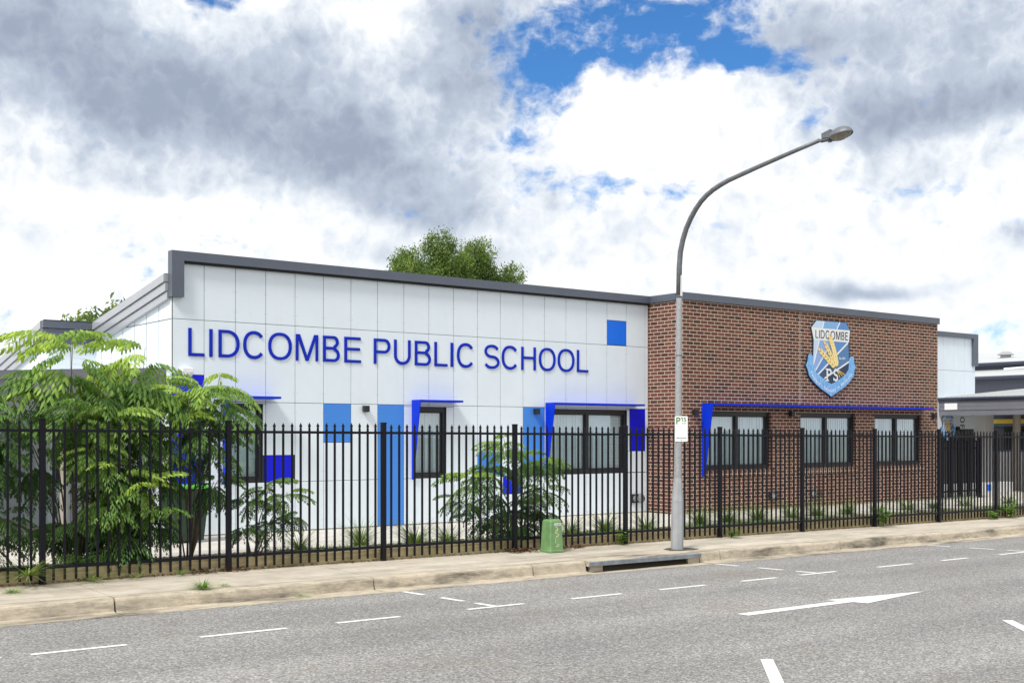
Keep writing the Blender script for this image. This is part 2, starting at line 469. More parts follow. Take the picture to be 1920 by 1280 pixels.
# behind the fence: planted strip, then a concrete apron up to the walls
b = MB()
gx = [-30 + .5*i for i in range(186)]
gy = [15.04, 15.3, 15.7, 16.1, 16.45, 16.75]
rng = np.random.default_rng(3)
ids = {}
for i, x in enumerate(gx):
    for j, y in enumerate(gy):
        z = .155 - .1*(y-15.04)/1.7 + slope(x) + (rng.random()-.5)*.05*(0 < j < 5)
        ids[i, j] = len(b.v); b.v.append((x, y, z))
for i in range(len(gx)-1):
    for j in range(len(gy)-1):
        b.f.append((ids[i,j], ids[i+1,j], ids[i+1,j+1], ids[i,j+1])); b.m.append(0)
tag(b.build('garden_bed', M['soil'], smooth=True), kind='structure')
b = MB(); b.box(-30, 64, 16.70, 70, -.49, .035)
tag(b.build('yard_paving', M['apron']), kind='structure')

# ------------------------------------------------------------------ drain inlet in the kerb
d = empty('drain_inlet', 'kerbside stormwater inlet with a grey lintel over a long dark slot', 'drain', (12.95, 13.4, -.2+s0))
def kid(mb, name, mat, p, **k):
    o = mb.build(name, mat, None, **k); o.parent = p
    o.matrix_parent_inverse = Matrix.Translation(p.location).inverted() if p.rotation_euler.z == 0 else (Matrix.Translation(p.location) @ Matrix.Rotation(p.rotation_euler.z, 4, 'Z')).inverted()
    return o
b = MB()
sl = lambda x, z: z + slope(x)
pr = [(13.375,-.112),(13.37,-.055),(13.385,-.034),(13.795,-.022),(13.795,-.112)]
m = len(pr); b.add([(11.74, y, sl(11.74, z)) for y, z in pr] + [(14.115, y, sl(14.115, z)) for y, z in pr],
      [(j, (j+1) % m, (j+1) % m + m, j+m) for j in range(m)] + [tuple(range(m)), tuple(range(m, 2*m))])
kid(b, 'lintel', M['kerb'], d)
b = MB(); b.hexa([(11.745,13.352,sl(11.745,-.108)),(14.11,13.352,sl(14.11,-.108)),(14.11,13.3735,sl(14.11,-.108)),(11.745,13.3735,sl(11.745,-.108))], [(11.745,13.352,sl(11.745,-.05)),(14.11,13.352,sl(14.11,-.05)),(14.11,13.3695,sl(14.11,-.04)),(11.745,13.3695,sl(11.745,-.04))])
kid(b, 'lintel_edge', M['lintel'], d)
for xa in (11.79, 13.86):
    b = MB(); b.box(xa, xa+.25, 13.40, 13.79, -.4, -.115+s0); kid(b, 'side_block', M['kerb'], d)
b = MB()
b.quad((12.04,13.78,-.45),(13.86,13.78,-.45),(13.86,13.78,-.115+s0),(12.04,13.78,-.115+s0))
b.quad((12.04,13.41,-.44),(13.86,13.41,-.44),(13.86,13.78,-.44),(12.04,13.78,-.44))
kid(b, 'pit', M['pit'], d)

# ------------------------------------------------------------------ sky
SUN_EL, SUN_AZ = 50, 250       # compass azimuth of the sun measured from +Y towards +X
w = bpy.data.worlds.new('World'); sc.world = w; w.use_nodes = True
nt = w.node_tree; nt.nodes.clear()
out = N(nt, 'ShaderNodeOutputWorld')
tc = N(nt, 'ShaderNodeTexCoord')
sky = N(nt, 'ShaderNodeTexSky', sky_type='NISHITA', sun_disc=False)
sky.sun_elevation = rad(SUN_EL); sky.sun_rotation = rad(SUN_AZ); sky.air_density = 1.0; sky.dust_density = .3; sky.ozone_density = 3
xyz = N(nt, 'ShaderNodeSeparateXYZ'); nt.links.new(tc.outputs['Generated'], xyz.inputs[0])
def MA(op, a, b_=None, c_=None, clamp=False):
    n = N(nt, 'ShaderNodeMath', operation=op, use_clamp=clamp)
    for i, v in enumerate((a, b_, c_)):
        if v is None: continue
        if hasattr(v, 'is_linked'): nt.links.new(v, n.inputs[i])
        else: n.inputs[i].default_value = v
    return n.outputs[0]
az = MA('ARCTAN2', xyz.outputs[0], xyz.outputs[1])
daz = MA('MULTIPLY', MA('SUBTRACT', az, rad(37.616)), 180/PI)      # degrees east of the middle of the street view
el = MA('MULTIPLY', MA('ARCSINE', xyz.outputs[2]), 180/PI)
cv = N(nt, 'ShaderNodeCombineXYZ'); nt.links.new(daz, cv.inputs[0]); nt.links.new(el, cv.inputs[1])
base_vec = cv.outputs[0]
def VM(op, a, b_=None, s=None):
    n = N(nt, 'ShaderNodeVectorMath', operation=op)
    for i, v in enumerate((a, b_)):
        if v is None: continue
        if hasattr(v, 'is_linked'): nt.links.new(v, n.inputs[i])
        else: n.inputs[i].default_value = v
    if s is not None: n.inputs['Scale'].default_value = s
    return n.outputs['Value'] if op == 'DOT_PRODUCT' else n.outputs[0]
def NZ(vec, scale, detail, rough=.5, dist=0.):
    n = N(nt, 'ShaderNodeTexNoise', noise_dimensions='2D'); n.inputs['Scale'].default_value = scale; n.inputs['Detail'].default_value = detail
    n.inputs['Roughness'].default_value = rough; n.inputs['Distortion'].default_value = dist
    nt.links.new(VM('ADD', vec, (37.31, 53.77, 0)), n.inputs['Vector']); return n
wn = NZ(base_vec, .20, 3, .5)
warp = VM('SCALE', VM('SUBTRACT', wn.outputs['Color'], (.5,.5,.5)), None, 2.2)
vec = VM('ADD', base_vec, warp)
def blob(a, e, sa, se, amp):
    q = VM('MULTIPLY', VM('SUBTRACT', vec, (a, e, 0)), (1/sa, 1/se, 0))
    return MA('MULTIPLY', MA('POWER', .3679, VM('DOT_PRODUCT', q, q)), amp)
def total(lst):
    r = None
    for t in lst:
        g = blob(*t); r = g if r is None else MA('ADD', r, g)
    return r
#SKYBLOBS   (degrees east, degrees up, half width, half height, amount)
BLUE = [(4.0,18.6,5.0,2.8,.78),(1.4,16.2,2.8,1.9,.74),(8.8,18.8,3.6,2.6,.70),(11.2,16.9,2.6,1.1,.85),(13.6,14.9,1.0,1.2,.5),
 (1.4,12.6,2.6,1.5,.50),(3.6,11.8,3.0,.9,.36),(7.4,11.3,2.8,.8,.55),(-14.4,19.4,1.3,.7,.8),(-9.0,20.6,2.8,.6,.85),(9.0,13.8,1.8,.6,.4),
 (18.5,11.0,2.6,.6,.5),(-21,5.0,4.5,1.3,.55),(-22,12.8,2,.8,.3),(21,9.0,3,.6,.42),(22,4.2,3,.6,.5),(-6,10.4,3,.4,.35),(10.5,9.8,3,.5,.3),(-15,8.0,4,.7,.25)]
WHITE = [(4.8,15.0,1.4,1.3,.75),(9.2,15.3,2.0,1.4,.85),(7.0,13.8,4.4,1.5,.7),(-6.0,18.8,2.2,.9,1.0),(-2.8,17.9,1.2,.5,.5),(15.2,9.2,3.8,1.3,.8),
 (9.5,12.6,3.2,1.3,.4),(-19,11.0,3.5,1.1,.4),(-21.5,6.4,2.0,1.6,.9),(3.4,13.6,1.8,1.1,.35),(-2.5,9.2,5,.9,.3),(8.2,20.3,1.8,.5,.6)]
DARK = [(-22,18.0,4.0,2.6,.80),(-17,15.6,4.8,1.8,.66),(-12.0,13.8,8.0,1.7,.62),(-6.0,12.2,5.5,1.3,.58),(-4.0,10.4,3.8,1.0,.55),(-10.5,16.8,5,2.4,.36),(-1.8,18.8,2.6,1.8,.66),(-2.0,16.0,2.8,1.8,.45),
 (18.5,17.4,7.0,2.6,.46),(22,14.2,5.0,1.1,.62),(16.0,14.2,3.4,1.2,.40),(16.4,6.7,2.8,.40,.66),(-4.2,8.4,4.5,.7,.34),(23,8.4,2,.7,.55),(-16,11.6,5,.8,.30),(14.0,17.6,2.6,2.0,.34),(-20,9.0,4,.7,.16),(20,11.8,4,.8,.2)]
#SKYEND
warp2 = VM('SCALE', VM('SUBTRACT', NZ(base_vec, .8, 3, .5).outputs['Color'], (.5,.5,.5)), None, .55)
vec2 = VM('ADD', base_vec, warp2)
fine = NZ(vec2, .45, 6, .62)
med = NZ(vec2, .15, 5, .55)
fz = MA('SUBTRACT', fine.outputs['Fac'], .5); mz = MA('SUBTRACT', med.outputs['Fac'], .5)
bl = total(BLUE); wh = total(WHITE); dk = total(DARK)
# thin veils streaked along the wind, and rounded billows
stv = N(nt, 'ShaderNodeMapping'); stv.inputs['Scale'].default_value = (.55, 1.2, 1); stv.inputs['Rotation'].default_value = (0, 0, rad(-22)); nt.links.new(vec, stv.inputs[0])
veil = MA('SUBTRACT', NZ(stv.outputs[0], .7, 5, .62).outputs['Fac'], .5)
bz = MA('SUBTRACT', .09, MA('ABSOLUTE', MA('SUBTRACT', NZ(vec2, .75, 4, .5).outputs['Fac'], .5)))
cov = MA('ADD', MA('SUBTRACT', MA('MULTIPLY_ADD', wh, .75, 1.0), bl), MA('ADD', MA('ADD', MA('MULTIPLY', fz, 1.15), MA('MULTIPLY', mz, .35)), MA('ADD', MA('MULTIPLY', veil, 1.15), MA('MULTIPLY', bz, 1.1))))
mr = N(nt, 'ShaderNodeMapRange', interpolation_type='SMOOTHSTEP'); nt.links.new(cov, mr.inputs[0])
mr.inputs[1].default_value = .02; mr.inputs[2].default_value = .80
cmask = mr.outputs[0]
calm = N(nt, 'ShaderNodeMapRange'); nt.links.new(el, calm.inputs[0]); calm.inputs[1].default_value = 3; calm.inputs[2].default_value = 13; calm.inputs[3].default_value = .45; calm.inputs[4].default_value = 1.0   # distant clouds near the skyline are flatter
tex = MA('ADD', MA('ADD', MA('MULTIPLY', fz, .66), MA('MULTIPLY', mz, .75)), MA('MULTIPLY', bz, -.8))
shd = MA('ADD', MA('SUBTRACT', dk, MA('MULTIPLY', wh, .16)), MA('MULTIPLY', tex, calm.outputs[0]))
shd = MA('ADD', shd, .075)
cc = ramp(nt, shd, [(0, (1.02,1.02,1.02)), (.10, (.92,.945,.975)), (.27, (.75,.80,.865)), (.52, (.52,.585,.69)), (.88, (.365,.42,.53)), (1.0, (.33,.385,.49))])
skyc = mixc(nt, 1.0, sky.outputs[0], (.33,.66,.97), 'MULTIPLY')
SKY_S = .10
bgs = N(nt, 'ShaderNodeBackground'); nt.links.new(skyc, bgs.inputs[0]); bgs.inputs[1].default_value = SKY_S
bgc = N(nt, 'ShaderNodeBackground'); nt.links.new(cc, bgc.inputs[0]); bgc.inputs[1].default_value = .76
ms = N(nt, 'ShaderNodeMixShader'); nt.links.new(cmask, ms.inputs[0]); nt.links.new(bgs.outputs[0], ms.inputs[1]); nt.links.new(bgc.outputs[0], ms.inputs[2])
nt.links.new(ms.outputs[0], out.inputs[0])
w.cycles.sampling_method = 'MANUAL'; w.cycles.sample_map_resolution = 512

sun = bpy.data.lights.new('sun', 'SUN'); sun.energy = 2.5; sun.angle = rad(14); sun.color = (1, .965, .91)
so = bpy.data.objects.new('sun', sun); col.objects.link(so)
sd = Vector((math.sin(rad(SUN_AZ))*math.cos(rad(SUN_EL)), math.cos(rad(SUN_AZ))*math.cos(rad(SUN_EL)), math.sin(rad(SUN_EL))))
so.rotation_euler = sd.to_track_quat('Z', 'Y').to_euler()
so.location = (0, 0, 30)

sc.view_settings.view_transform = 'Standard'; sc.view_settings.look = 'None'
sc.view_settings.exposure = .52; sc.view_settings.gamma = 1
sc.render.engine = 'CYCLES'
sc.cycles.max_bounces = 8; sc.cycles.transparent_max_bounces = 16
sc.cycles.use_denoising = True
# ------------------------------------------------------------------ school building
YW, YB = 20.0, 18.88
S = empty('school_building', 'single-storey school with white panel wall, brown brick wing and dark grey parapet', 'building', (13.5, 20, 0))

def wall_face(mb, xs, zs, y0, y1, holes, inner=True):
    """front skin at y0 with real openings; reveals run back to y1"""
    hx = sorted(set(xs + [h[0] for h in holes] + [h[1] for h in holes])); hz = sorted(set(zs + [h[2] for h in holes] + [h[3] for h in holes]))
    for i in range(len(hx)-1):
        for j in range(len(hz)-1):
            cx, cz = (hx[i]+hx[i+1])/2, (hz[j]+hz[j+1])/2
            if any(h[0] < cx < h[1] and h[2] < cz < h[3] for h in holes): continue
            mb.quad((hx[i],y0,hz[j]), (hx[i+1],y0,hz[j]), (hx[i+1],y0,hz[j+1]), (hx[i],y0,hz[j+1]))
    for a, c, e, f in holes:
        mb.quad((a,y0,e),(a,y1,e),(a,y1,f),(a,y0,f)); mb.quad((c,y0,e),(c,y0,f),(c,y1,f),(c,y1,e))
        mb.quad((a,y0,f),(a,y1,f),(c,y1,f),(c,y0,f)); mb.quad((a,y0,e),(c,y0,e),(c,y1,e),(a,y1,e))

# white fibre-cement cladding: separate sheets with open joints over a dark backing
PX = [8.006, 8.58, 9.17, 9.76, 10.35, 10.94, 11.53, 12.12, 12.72, 13.31, 13.91, 14.51, 15.10, 15.70, 16.29, 16.89, 17.49, 18.09, 18.68, 19.27]
RZ = [.06, .96, 2.41, 3.83, 4.90]
WIN_W = [(9.02, 9.70, .96, 2.38), (12.93, 13.73, .96, 2.38), (16.38, 18.70, .97, 2.38)]
BLUES = [(8.006, 8.575, .96, 2.87, 'deep', 'deep blue corner panel behind the saplings'), (9.72, 10.32, .96, 1.45, 'deep', 'deep blue panel low beside the left window'),
         (10.94, 11.53, 1.68, 2.41, 'sky_blue', 'sky blue panel below the first wall light'), (12.12, 12.72, .06, 2.41, 'sky_blue', 'tall sky blue strip'),
         (14.51, 15.10, .96, 1.46, 'sky_blue', 'sky blue panel behind the middle sapling'), (15.17, 15.68, .58, .955, 'deep', 'small deep blue panel behind the middle sapling'),
         (15.70, 16.29, .97, 2.41, 'sky_blue', 'sky blue panel under the second wall light'), (18.78, 19.27, 1.45, 2.41, 'deep', 'deep blue panel next to the brick corner'),
         (18.09, 18.68, 3.84, 4.39, 'midblue', 'bright blue square high on the wall')]
G = .0045
def cut(rects, h):
    out_ = []
    for (a, c, e, f) in rects:
        x0, x1, z0, z1 = h
        if x1 <= a or x0 >= c or z1 <= e or z0 >= f: out_.append((a, c, e, f)); continue
        if e < z0: out_.append((a, c, e, z0))
        if z1 < f: out_.append((a, c, z1, f))
        lo, hi = max(e, z0), min(f, z1)
        if a < x0: out_.append((a, x0, lo, hi))
        if x1 < c: out_.append((x1, c, lo, hi))
    return [r for r in out_ if r[1]-r[0] > .03 and r[3]-r[2] > .03]
b = MB()
cols = list(zip(PX[:-1], PX[1:])) + [(19.27, 19.36)]
for a, c in cols:
    for e, f in zip(RZ[:-1], RZ[1:]):
        rects = [(a, c, e, f)]
        for h in WIN_W: rects = cut(rects, h)
        for q in BLUES: rects = cut(rects, q[:4])
        for r in rects:
            b.bevbox(r[0]+G, r[1]-G, YW-.009, YW, r[2]+G, r[3]-G, .0015)
CLAD = kid(b, 'panel_cladding', M['white'], S)
for a, c, e, f, mk, lab in BLUES:
    b = MB(); b.bevbox(a+G, c-G, YW-.0115, YW, e+G, f-G, .0015)
    tag(kid(b, 'coloured_panel', M[mk], S), lab)
b = MB(); wall_face(b, [8.0, 19.37], [-.3, 4.92], YW+.001, YW+.30, WIN_W)
kid(b, 'wall_backing', M['backing'], S)
# screw heads on the sheets
b = MB()
for a, c in cols[1:-1]:
    for e, f in zip(RZ[:-1], RZ[1:]):
        for x in (a+.03, c-.03):
            for z in (e+.18, (e+f)/2, f-.18):
                if any(h[0]-.02 < x < h[1]+.02 and h[2]-.02 < z < h[3]+.02 for h in WIN_W): continue
                b.box(x-.0035, x+.0035, YW-.0122, YW-.0088, z-.0035, z+.0035)
b.build('screw_heads', M['galvdark'], CLAD)
# concrete footing edge under the cladding
b = MB(); b.box(8.02, 19.36, YW-.02, YW+.3, -.3, .052)
kid(b, 'slab_edge', M['apron'], S)

# side wall on the left, stepping back under the sloping roof
b = MB()
b.add([(8.0,20.02,-.3),(8.0,23.9,-.3),(8.0,23.9,3.72),(8.0,20.02,4.34)], [(0,1,2,3)])
b.add([(7.07,23.9,-.3),(8.0,23.9,-.3),(8.0,23.9,3.72),(7.07,23.9,3.72)], [(0,1,2,3)])
b.add([(7.07,23.9,-.3),(7.07,34,-.3),(7.07,34,1.9),(7.07,23.9,3.72)], [(0,1,2,3)])
kid(b, 'side_wall', M['white'], S)
b = MB()
for y in (20.6, 21.2, 21.8, 22.4, 23.0, 23.6):
    b.box(7.996, 8.0, y-.0025, y+.0025, .1, 4.34 - .16*(y-20.02) - .03)
b.box(7.994, 8.0, 20.03, 23.9, 3.826, 3.834) 
b.box(7.994, 8.0, 20.03, 23.9, 2.406, 2.414)
b.box(7.5, 7.507, 23.892, 23.9, 0, 3.6)
kid(b, 'panel_joints', M['backing'], S)

# folded metal parapet: top band, turned-down leg at the left end
b = MB()
b.prism([(7.95,4.20),(8.17,4.20),(8.17,4.83),(19.43,4.83),(19.43,4.995),(7.95,4.995)], 19.88, 20.06)
kid(b, 'parapet', M['flash'], S)
b = MB(); b.box(8.18, 19.36, 19.93, 20.0-.0095, 4.79, 4.829)  # dark strip painting the shadow line under the parapet band
kid(b, 'shadow_line', M['backing'], S)
# layered fascia on the sloping side
def fascia_run(p0, p1, outward, zt0, zt1, bands, name='side_fascia'):
    """p0,p1 plan points; bands = list of (top offset, bottom offset, proud)"""
    b = MB()
    for t, u, pr in bands:
        o = Vector(outward)*pr
        a = Vector((*p0, 0)); c = Vector((*p1, 0)); i = Vector(outward)*-.05
        q = lambda P, z, off: (P.x+off[0], P.y+off[1], z)
        b.hexa([q(a, zt0-u, o), q(c, zt1-u, o), q(c, zt1-u, i), q(a, zt0-u, i)], [q(a, zt0-t, o), q(c, zt1-t, o), q(c, zt1-t, i), q(a, zt0-t, i)])
    return kid(b, name, M['flash'] if outward[1] else M['flashlit'], S)  # left-facing runs take the copy painted as lit
BND = [(0, .135, .13), (.15, .29, .10), (.305, .43, .07)]
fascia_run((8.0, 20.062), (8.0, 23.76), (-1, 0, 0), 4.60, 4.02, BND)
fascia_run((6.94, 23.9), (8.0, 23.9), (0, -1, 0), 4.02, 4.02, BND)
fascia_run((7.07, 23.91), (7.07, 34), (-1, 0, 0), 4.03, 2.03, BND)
b = MB()
b.add([(7.9,20.065,4.61),(7.9,23.9,4.04),(19.3,23.9,4.04),(19.3,20.065,4.61)], [(0,1,2,3)])
b.add([(6.95,23.77,4.04),(6.95,34,2.05),(34,34,2.05),(34,23.77,4.04)], [(0,1,2,3)])
kid(b, 'metal_roof', M['roofpale'], S)

# brown brick wing
WIN_B = [(20.11, 22.36, 1.02, 2.36), (23.43, 25.62, 1.02, 2.36), (26.40, 28.51, 1.02, 2.36)]
b = MB()
wall_face(b, [19.37, 29.23], [-.3, 4.9], YB, YB+.12, WIN_B)
b.quad((19.37,YB,-.3),(19.37,YB,4.9),(19.37,20.4,4.9),(19.37,20.4,-.3))
b.quad((29.23,YB,-.3),(29.23,24,-.3),(29.23,24,4.9),(29.23,YB,4.9))
kid(b, 'brick_wall', M['brick'], S)
b = MB()
b.box(23.398, 23.412, YB-.003, YB, 2.56, 4.83); kid(b, 'control_joint', M['apron'], S)
b = MB()
b.prism([(19.33,4.835),(29.27,4.835),(29.27,5.0),(19.33,5.0)], YB-.045, YB+.2)
b.box(19.325, 19.5, YB+.2, 20.06, 4.838, 4.998)
b.box(29.1, 29.268, YB+.2, 24, 4.838, 4.998)
kid(b, 'brick_parapet', M['flash'], S)
b = MB(); b.box(19.4, 29.1, YB+.1, 24, 4.7, 4.8); kid(b, 'flat_roof', M['roofpale'], S)
b = MB(); b.box(19.34, 29.25, YB-.03, YB+.1, -.3, .06); kid(b, 'brick_footing', M['apron'], S)

def window(x0, x1, z0, z1, y, sashes, parent, fw=.065, head=.10):
    """aluminium frame, panes and blinds; y is the face of the frame"""
    f = MB()
    yb = y+.09
    f.box(x0+.002, x0+fw, y, yb, z0+.002, z1-.002); f.box(x1-fw, x1-.002, y, yb, z0+.002, z1-.002)
    f.box(x0+fw, x1-fw, y, yb, z1-head, z1-.002); f.box(x0+fw, x1-fw, y-.03, yb, z0+.002, z0+fw+.02)
    n = sashes; wd = (x1-x0-2*fw)/n
    for k in range(1, n):
        xc = x0+fw+wd*k; f.box(xc-.045, xc+.045, y+.004, yb, z0+fw+.02, z1-head)
    for k in range(n):
        a = x0+fw+wd*k + (.045 if k else 0); c = x0+fw+wd*(k+1) - (.045 if k < n-1 else 0)
        for (p, q, r, s_) in ((a, a+.022, z0+fw+.02, z1-head), (c-.022, c, z0+fw+.02, z1-head), (a+.022, c-.022, z0+fw+.02, z0+fw+.045), (a+.022, c-.022, z1-head-.024, z1-head)):
            f.box(p, q, y+.03, y+.075, r, s_)
    fo = kid(f, 'window', M['frame'], parent)
    for k in range(n):
        a = x0+fw+wd*k + .02; c = x0+fw+wd*(k+1) - .02
        g = MB(); g.quad((a, y+.055, z0+fw), (c, y+.055, z0+fw), (c, y+.055, z1-head+.01), (a, y+.055, z1-head+.01))
        go = g.build('pane', M['glass'], None, normals=False); go.parent = fo
    bl = MB(); x = x0+.03; i = 0
    rr = random.Random(int(x0*100))
    while x < x1-.04:
        t = .006 + rr.random()*.012
        bl.quad((x, y+.105, z0+.03), (x+.095, y+.105+t, z0+.03), (x+.095, y+.105+t, z1-.01), (x, y+.105, z1-.01))
        x += .087
    bo = bl.build('blind', M['blind'], None, normals=False); bo.parent = fo
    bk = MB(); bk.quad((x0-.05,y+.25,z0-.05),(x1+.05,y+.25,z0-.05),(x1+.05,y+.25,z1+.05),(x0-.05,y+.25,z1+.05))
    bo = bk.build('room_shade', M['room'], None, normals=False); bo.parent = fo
    return fo
window(*WIN_W[0], YW+.03, 1, S); window(*WIN_W[1], YW+.03, 1, S); window(*WIN_W[2], YW+.03, 2, S)
for h in WIN_B: window(*h, YB+.085, 2, S)
for h in WIN_B:
    b = MB()
    b.hexa([(h[0]-.06,YB-.022,.865),(h[1]+.06,YB-.022,.865),(h[1]+.06,YB-.0005,.865),(h[0]-.06,YB-.0005,.865)],
           [(h[0]-.06,YB-.022,.995),(h[1]+.06,YB-.022,.995),(h[1]+.06,YB+.08,1.03),(h[0]-.06,YB+.08,1.03)])
    kid(b, 'brick_sill', M['rowlock'], S)

def hood(x0, x1, y, top, bot, dep_t, dep_b, th=.018, slab=.042):
    b = MB()
    # blade tapering towards the sill, then the shelf over the window head
    b.prism_x([(y-.001, bot), (y-dep_b, bot), (y-dep_t, top), (y-.001, top)], x0, x0+th)
    b.box(x0+th, x1, y-dep_t, y-.001, top-slab, top)
    return kid(b, 'window_hood', M['awn'], S)
hood(8.93, 9.90, YW-.0125, 2.51, .94, .33, .05)
hood(12.90, 13.93, YW-.0125, 2.51, .94, .31, .05)
hood(16.31, 18.95, YW-.0125, 2.51, .96, .32, .05)
hood(19.97, 28.55, YB-.0005, 2.53, .88, .34, .09)

# set-back white block at the right end of the school
b = MB()
xs_ = [29.25, 29.85, 30.45, 31.05, 31.65, 32.25, 32.85, 33.45, 34.05, 34.65, 35.25, 35.74, 35.86]
for a, c in zip(xs_[:-1], xs_[1:]):
    for e, f in ((2.0, 3.87), (3.87, 4.95)):
        b.bevbox(a+G, c-G, 21.79, 21.8, e+G, f-G, .0015)
b.quad((35.861,21.8,2.0),(35.861,27,2.0),(35.861,27,4.95),(35.861,21.8,4.95))
kid(b, 'panel_cladding', M['white'], S)
b = MB(); b.box(29.24, 35.855, 21.801, 22.0, 2.0, 4.95); kid(b, 'wall_backing', M['backing'], S)
b = MB(); b.prism([(29.24,4.93),(35.66,4.93),(35.66,4.05),(35.91,4.05),(35.91,5.08),(29.24,5.08)], 21.70, 21.85)
b.box(35.8, 35.909, 21.85, 27, 4.94, 5.075); kid(b, 'parapet', M['flash'], S)
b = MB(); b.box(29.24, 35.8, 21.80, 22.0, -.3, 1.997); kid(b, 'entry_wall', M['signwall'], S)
b = MB(); b.bevbox(35.83, 36.40, 21.45, 21.79, .0, 2.72, .01); kid(b, 'corner_pillar', M['whitemetal'], S)

# ------------------------------------------------------------------ lettering
def ell(cx, cy, rx, ry, a0, a1, n=20, p=2.25):
    r = []
    for k in range(n+1):
        t = rad(a0 + (a1-a0)*k/n); c, s_ = math.cos(t), math.sin(t)
        r.append((cx + rx*math.copysign(abs(c)**(2/p), c), cy + ry*math.copysign(abs(s_)**(2/p), s_)))
    return r
def ribbon(path, w):
    L = []; R = []
    for i, p in enumerate(path):
        a = path[max(0, i-1)]; c = path[min(len(path)-1, i+1)]
        d = Vector((c[0]-a[0], c[1]-a[1])).normalized(); n = Vector((-d.y, d.x))*w/2
        L.append((p[0]+n.x, p[1]+n.y)); R.append((p[0]-n.x, p[1]-n.y))
    return L + R[::-1]
def glyph(ch, W, H, s):
    h = s*.92
    if ch == 'L': return [[(0,0),(W,0),(W,h),(s,h),(s,H),(0,H)]]
    if ch == 'I': return [[(0,0),(W,0),(W,H),(0,H)]]
    if ch == 'E':
        m = H*.53
        return [[(0,0),(W,0),(W,h),(s,h),(s,m-h/2),(W*.94,m-h/2),(W*.94,m+h/2),(s,m+h/2),(s,H-h),(W*.98,H-h),(W*.98,H),(0,H)]]
    if ch == 'H':
        m = H*.53
        return [[(0,0),(s,0),(s,m-h/2),(W-s,m-h/2),(W-s,0),(W,0),(W,H),(W-s,H),(W-s,m+h/2),(s,m+h/2),(s,H),(0,H)]]
    if ch == 'F':
        m = H*.5
        return [[(0,0),(s,0),(s,m-h/2),(W*.9,m-h/2),(W*.9,m+h/2),(s,m+h/2),(s,H-h),(W,H-h),(W,H),(0,H)]]
    if ch == 'M': return [[(0,0),(s*.92,0),(s*.92,H-1.55*s),(W/2-.5*s,0),(W/2+.5*s,0),(W-s*.92,H-1.55*s),(W-s*.92,0),(W,0),(W,H),(W-1.42*s,H),(W/2,1.5*s),(1.42*s,H),(0,H)]]
    if ch == 'O': return [ell(W/2, H/2, W/2, H/2+.006, 0, 357, 47), ell(W/2, H/2, W/2-s, H/2-h+.006, 0, 357, 47)]
    if ch == 'C': return [ribbon(ell(W*.5, H/2, W/2-s/2, H/2-h/2+.006, 38, 322, 36), s)]
    if ch == 'U':
        r = W/2-s/2
        return [ribbon([(s/2, H)] + [(s/2, H*.5)] + ell(W/2, r*1.0+s/2, r, r, 180, 360, 18, 2.2) + [(W-s/2, H*.5), (W-s/2, H)], s)]
    if ch == 'S':
        ry = (H-h)/4 + .003; cy1 = H-h/2-ry+.006; cy2 = h/2+ry-.006; rx = W/2-s/2
        up = ell(W/2-.0*W, cy1, rx*.94, ry, 22, 262, 22, 2.1); lo = ell(W/2, cy2, rx, ry, 82, -158, 22, 2.1)
        return [ribbon(up + lo, s*.96)]
    if ch == 'D':
        r = W*.62
        o = [(0,0),(W-r,0)] + ell(W-r, H/2, r, H/2, -88, 88, 24) + [(W-r,H),(0,H)]
        i = [(s,h),(W-r,h)] + ell(W-r, H/2, r-s, H/2-h, -88, 88, 24) + [(W-r,H-h),(s,H-h)]
        return [o, i]
    if ch == 'P':
        y0 = H*.42; cy = (y0+H)/2; r = (H-y0)/2
        o = [(0,0),(s,0),(s,y0),(W-r,y0)] + ell(W-r, cy, r, r, -86, 86, 18, 2.1) + [(W-r,H),(0,H)]
        i = [(s,y0+h),(W-r,y0+h)] + ell(W-r, cy, r-s, r-h, -86, 86, 18, 2.1) + [(W-r,H-h),(s,H-h)]
        return [o, i]
    if ch == 'B':
        m = H*.53; r1 = m/2; r2 = (H-m)/2; W2 = W*.94
        o = [(0,0),(W-r1,0)] + ell(W-r1, r1, r1, r1, -86, 62, 18, 2.1) + ell(W2-r2, m+r2, r2, r2, -62, 86, 18, 2.1) + [(W2-r2,H),(0,H)]
        i1 = [(s,h),(W-r1,h)] + ell(W-r1, r1, r1-s, r1-h+.0, -86, 86, 16, 2.1) + [(W-r1,m-h*.55),(s,m-h*.55)]
        i2 = [(s,m+h*.45),(W2-r2,m+h*.45)] + ell(W2-r2, m+r2, r2-s, r2-h, -80, 86, 16, 2.1) + [(W2-r2,H-h),(s,H-h)]
        return [o, i1, i2]
    if ch == '1': return [[(W*.5-s/2,0),(W*.5+s/2,0),(W*.5+s/2,H),(W*.5-s*.4,H),(W*.1,H*.78),(W*.1,H*.66),(W*.5-s/2,H*.78)]]
    if ch == '5':
        top = [(W*.9,H-h/2),(W*.22,H-h/2)]
        return [ribbon([(W*.92,H-h/2),(W*.2,H-h/2),(W*.14,H*.5)], s), ribbon([(W*.14,H*.53)] + ell(W*.45, H*.32, W*.42, H*.32-h/2, 120, -150, 20, 2.1), s)]
def curve_mesh(splines, ext, mat, name):
    """filled outline splines in x,y -> extruded mesh datablock"""
    cu = bpy.data.curves.new(name, 'CURVE'); cu.dimensions = '2D'; cu.fill_mode = 'BOTH'; cu.extrude = ext
    for pts in splines:
        sp = cu.splines.new('POLY'); sp.points.add(len(pts)-1)
        for p, (x, y) in zip(sp.points, pts): p.co = (x, y, 0, 1)
        sp.use_cyclic_u = True
    o = bpy.data.objects.new(name, cu); col.objects.link(o)
    dg = bpy.context.evaluated_depsgraph_get(); me = bpy.data.meshes.new_from_object(o.evaluated_get(dg))
    bpy.data.objects.remove(o); bpy.data.curves.remove(cu)
    me.name = name; me.materials.clear(); me.materials.append(mat)
    return me
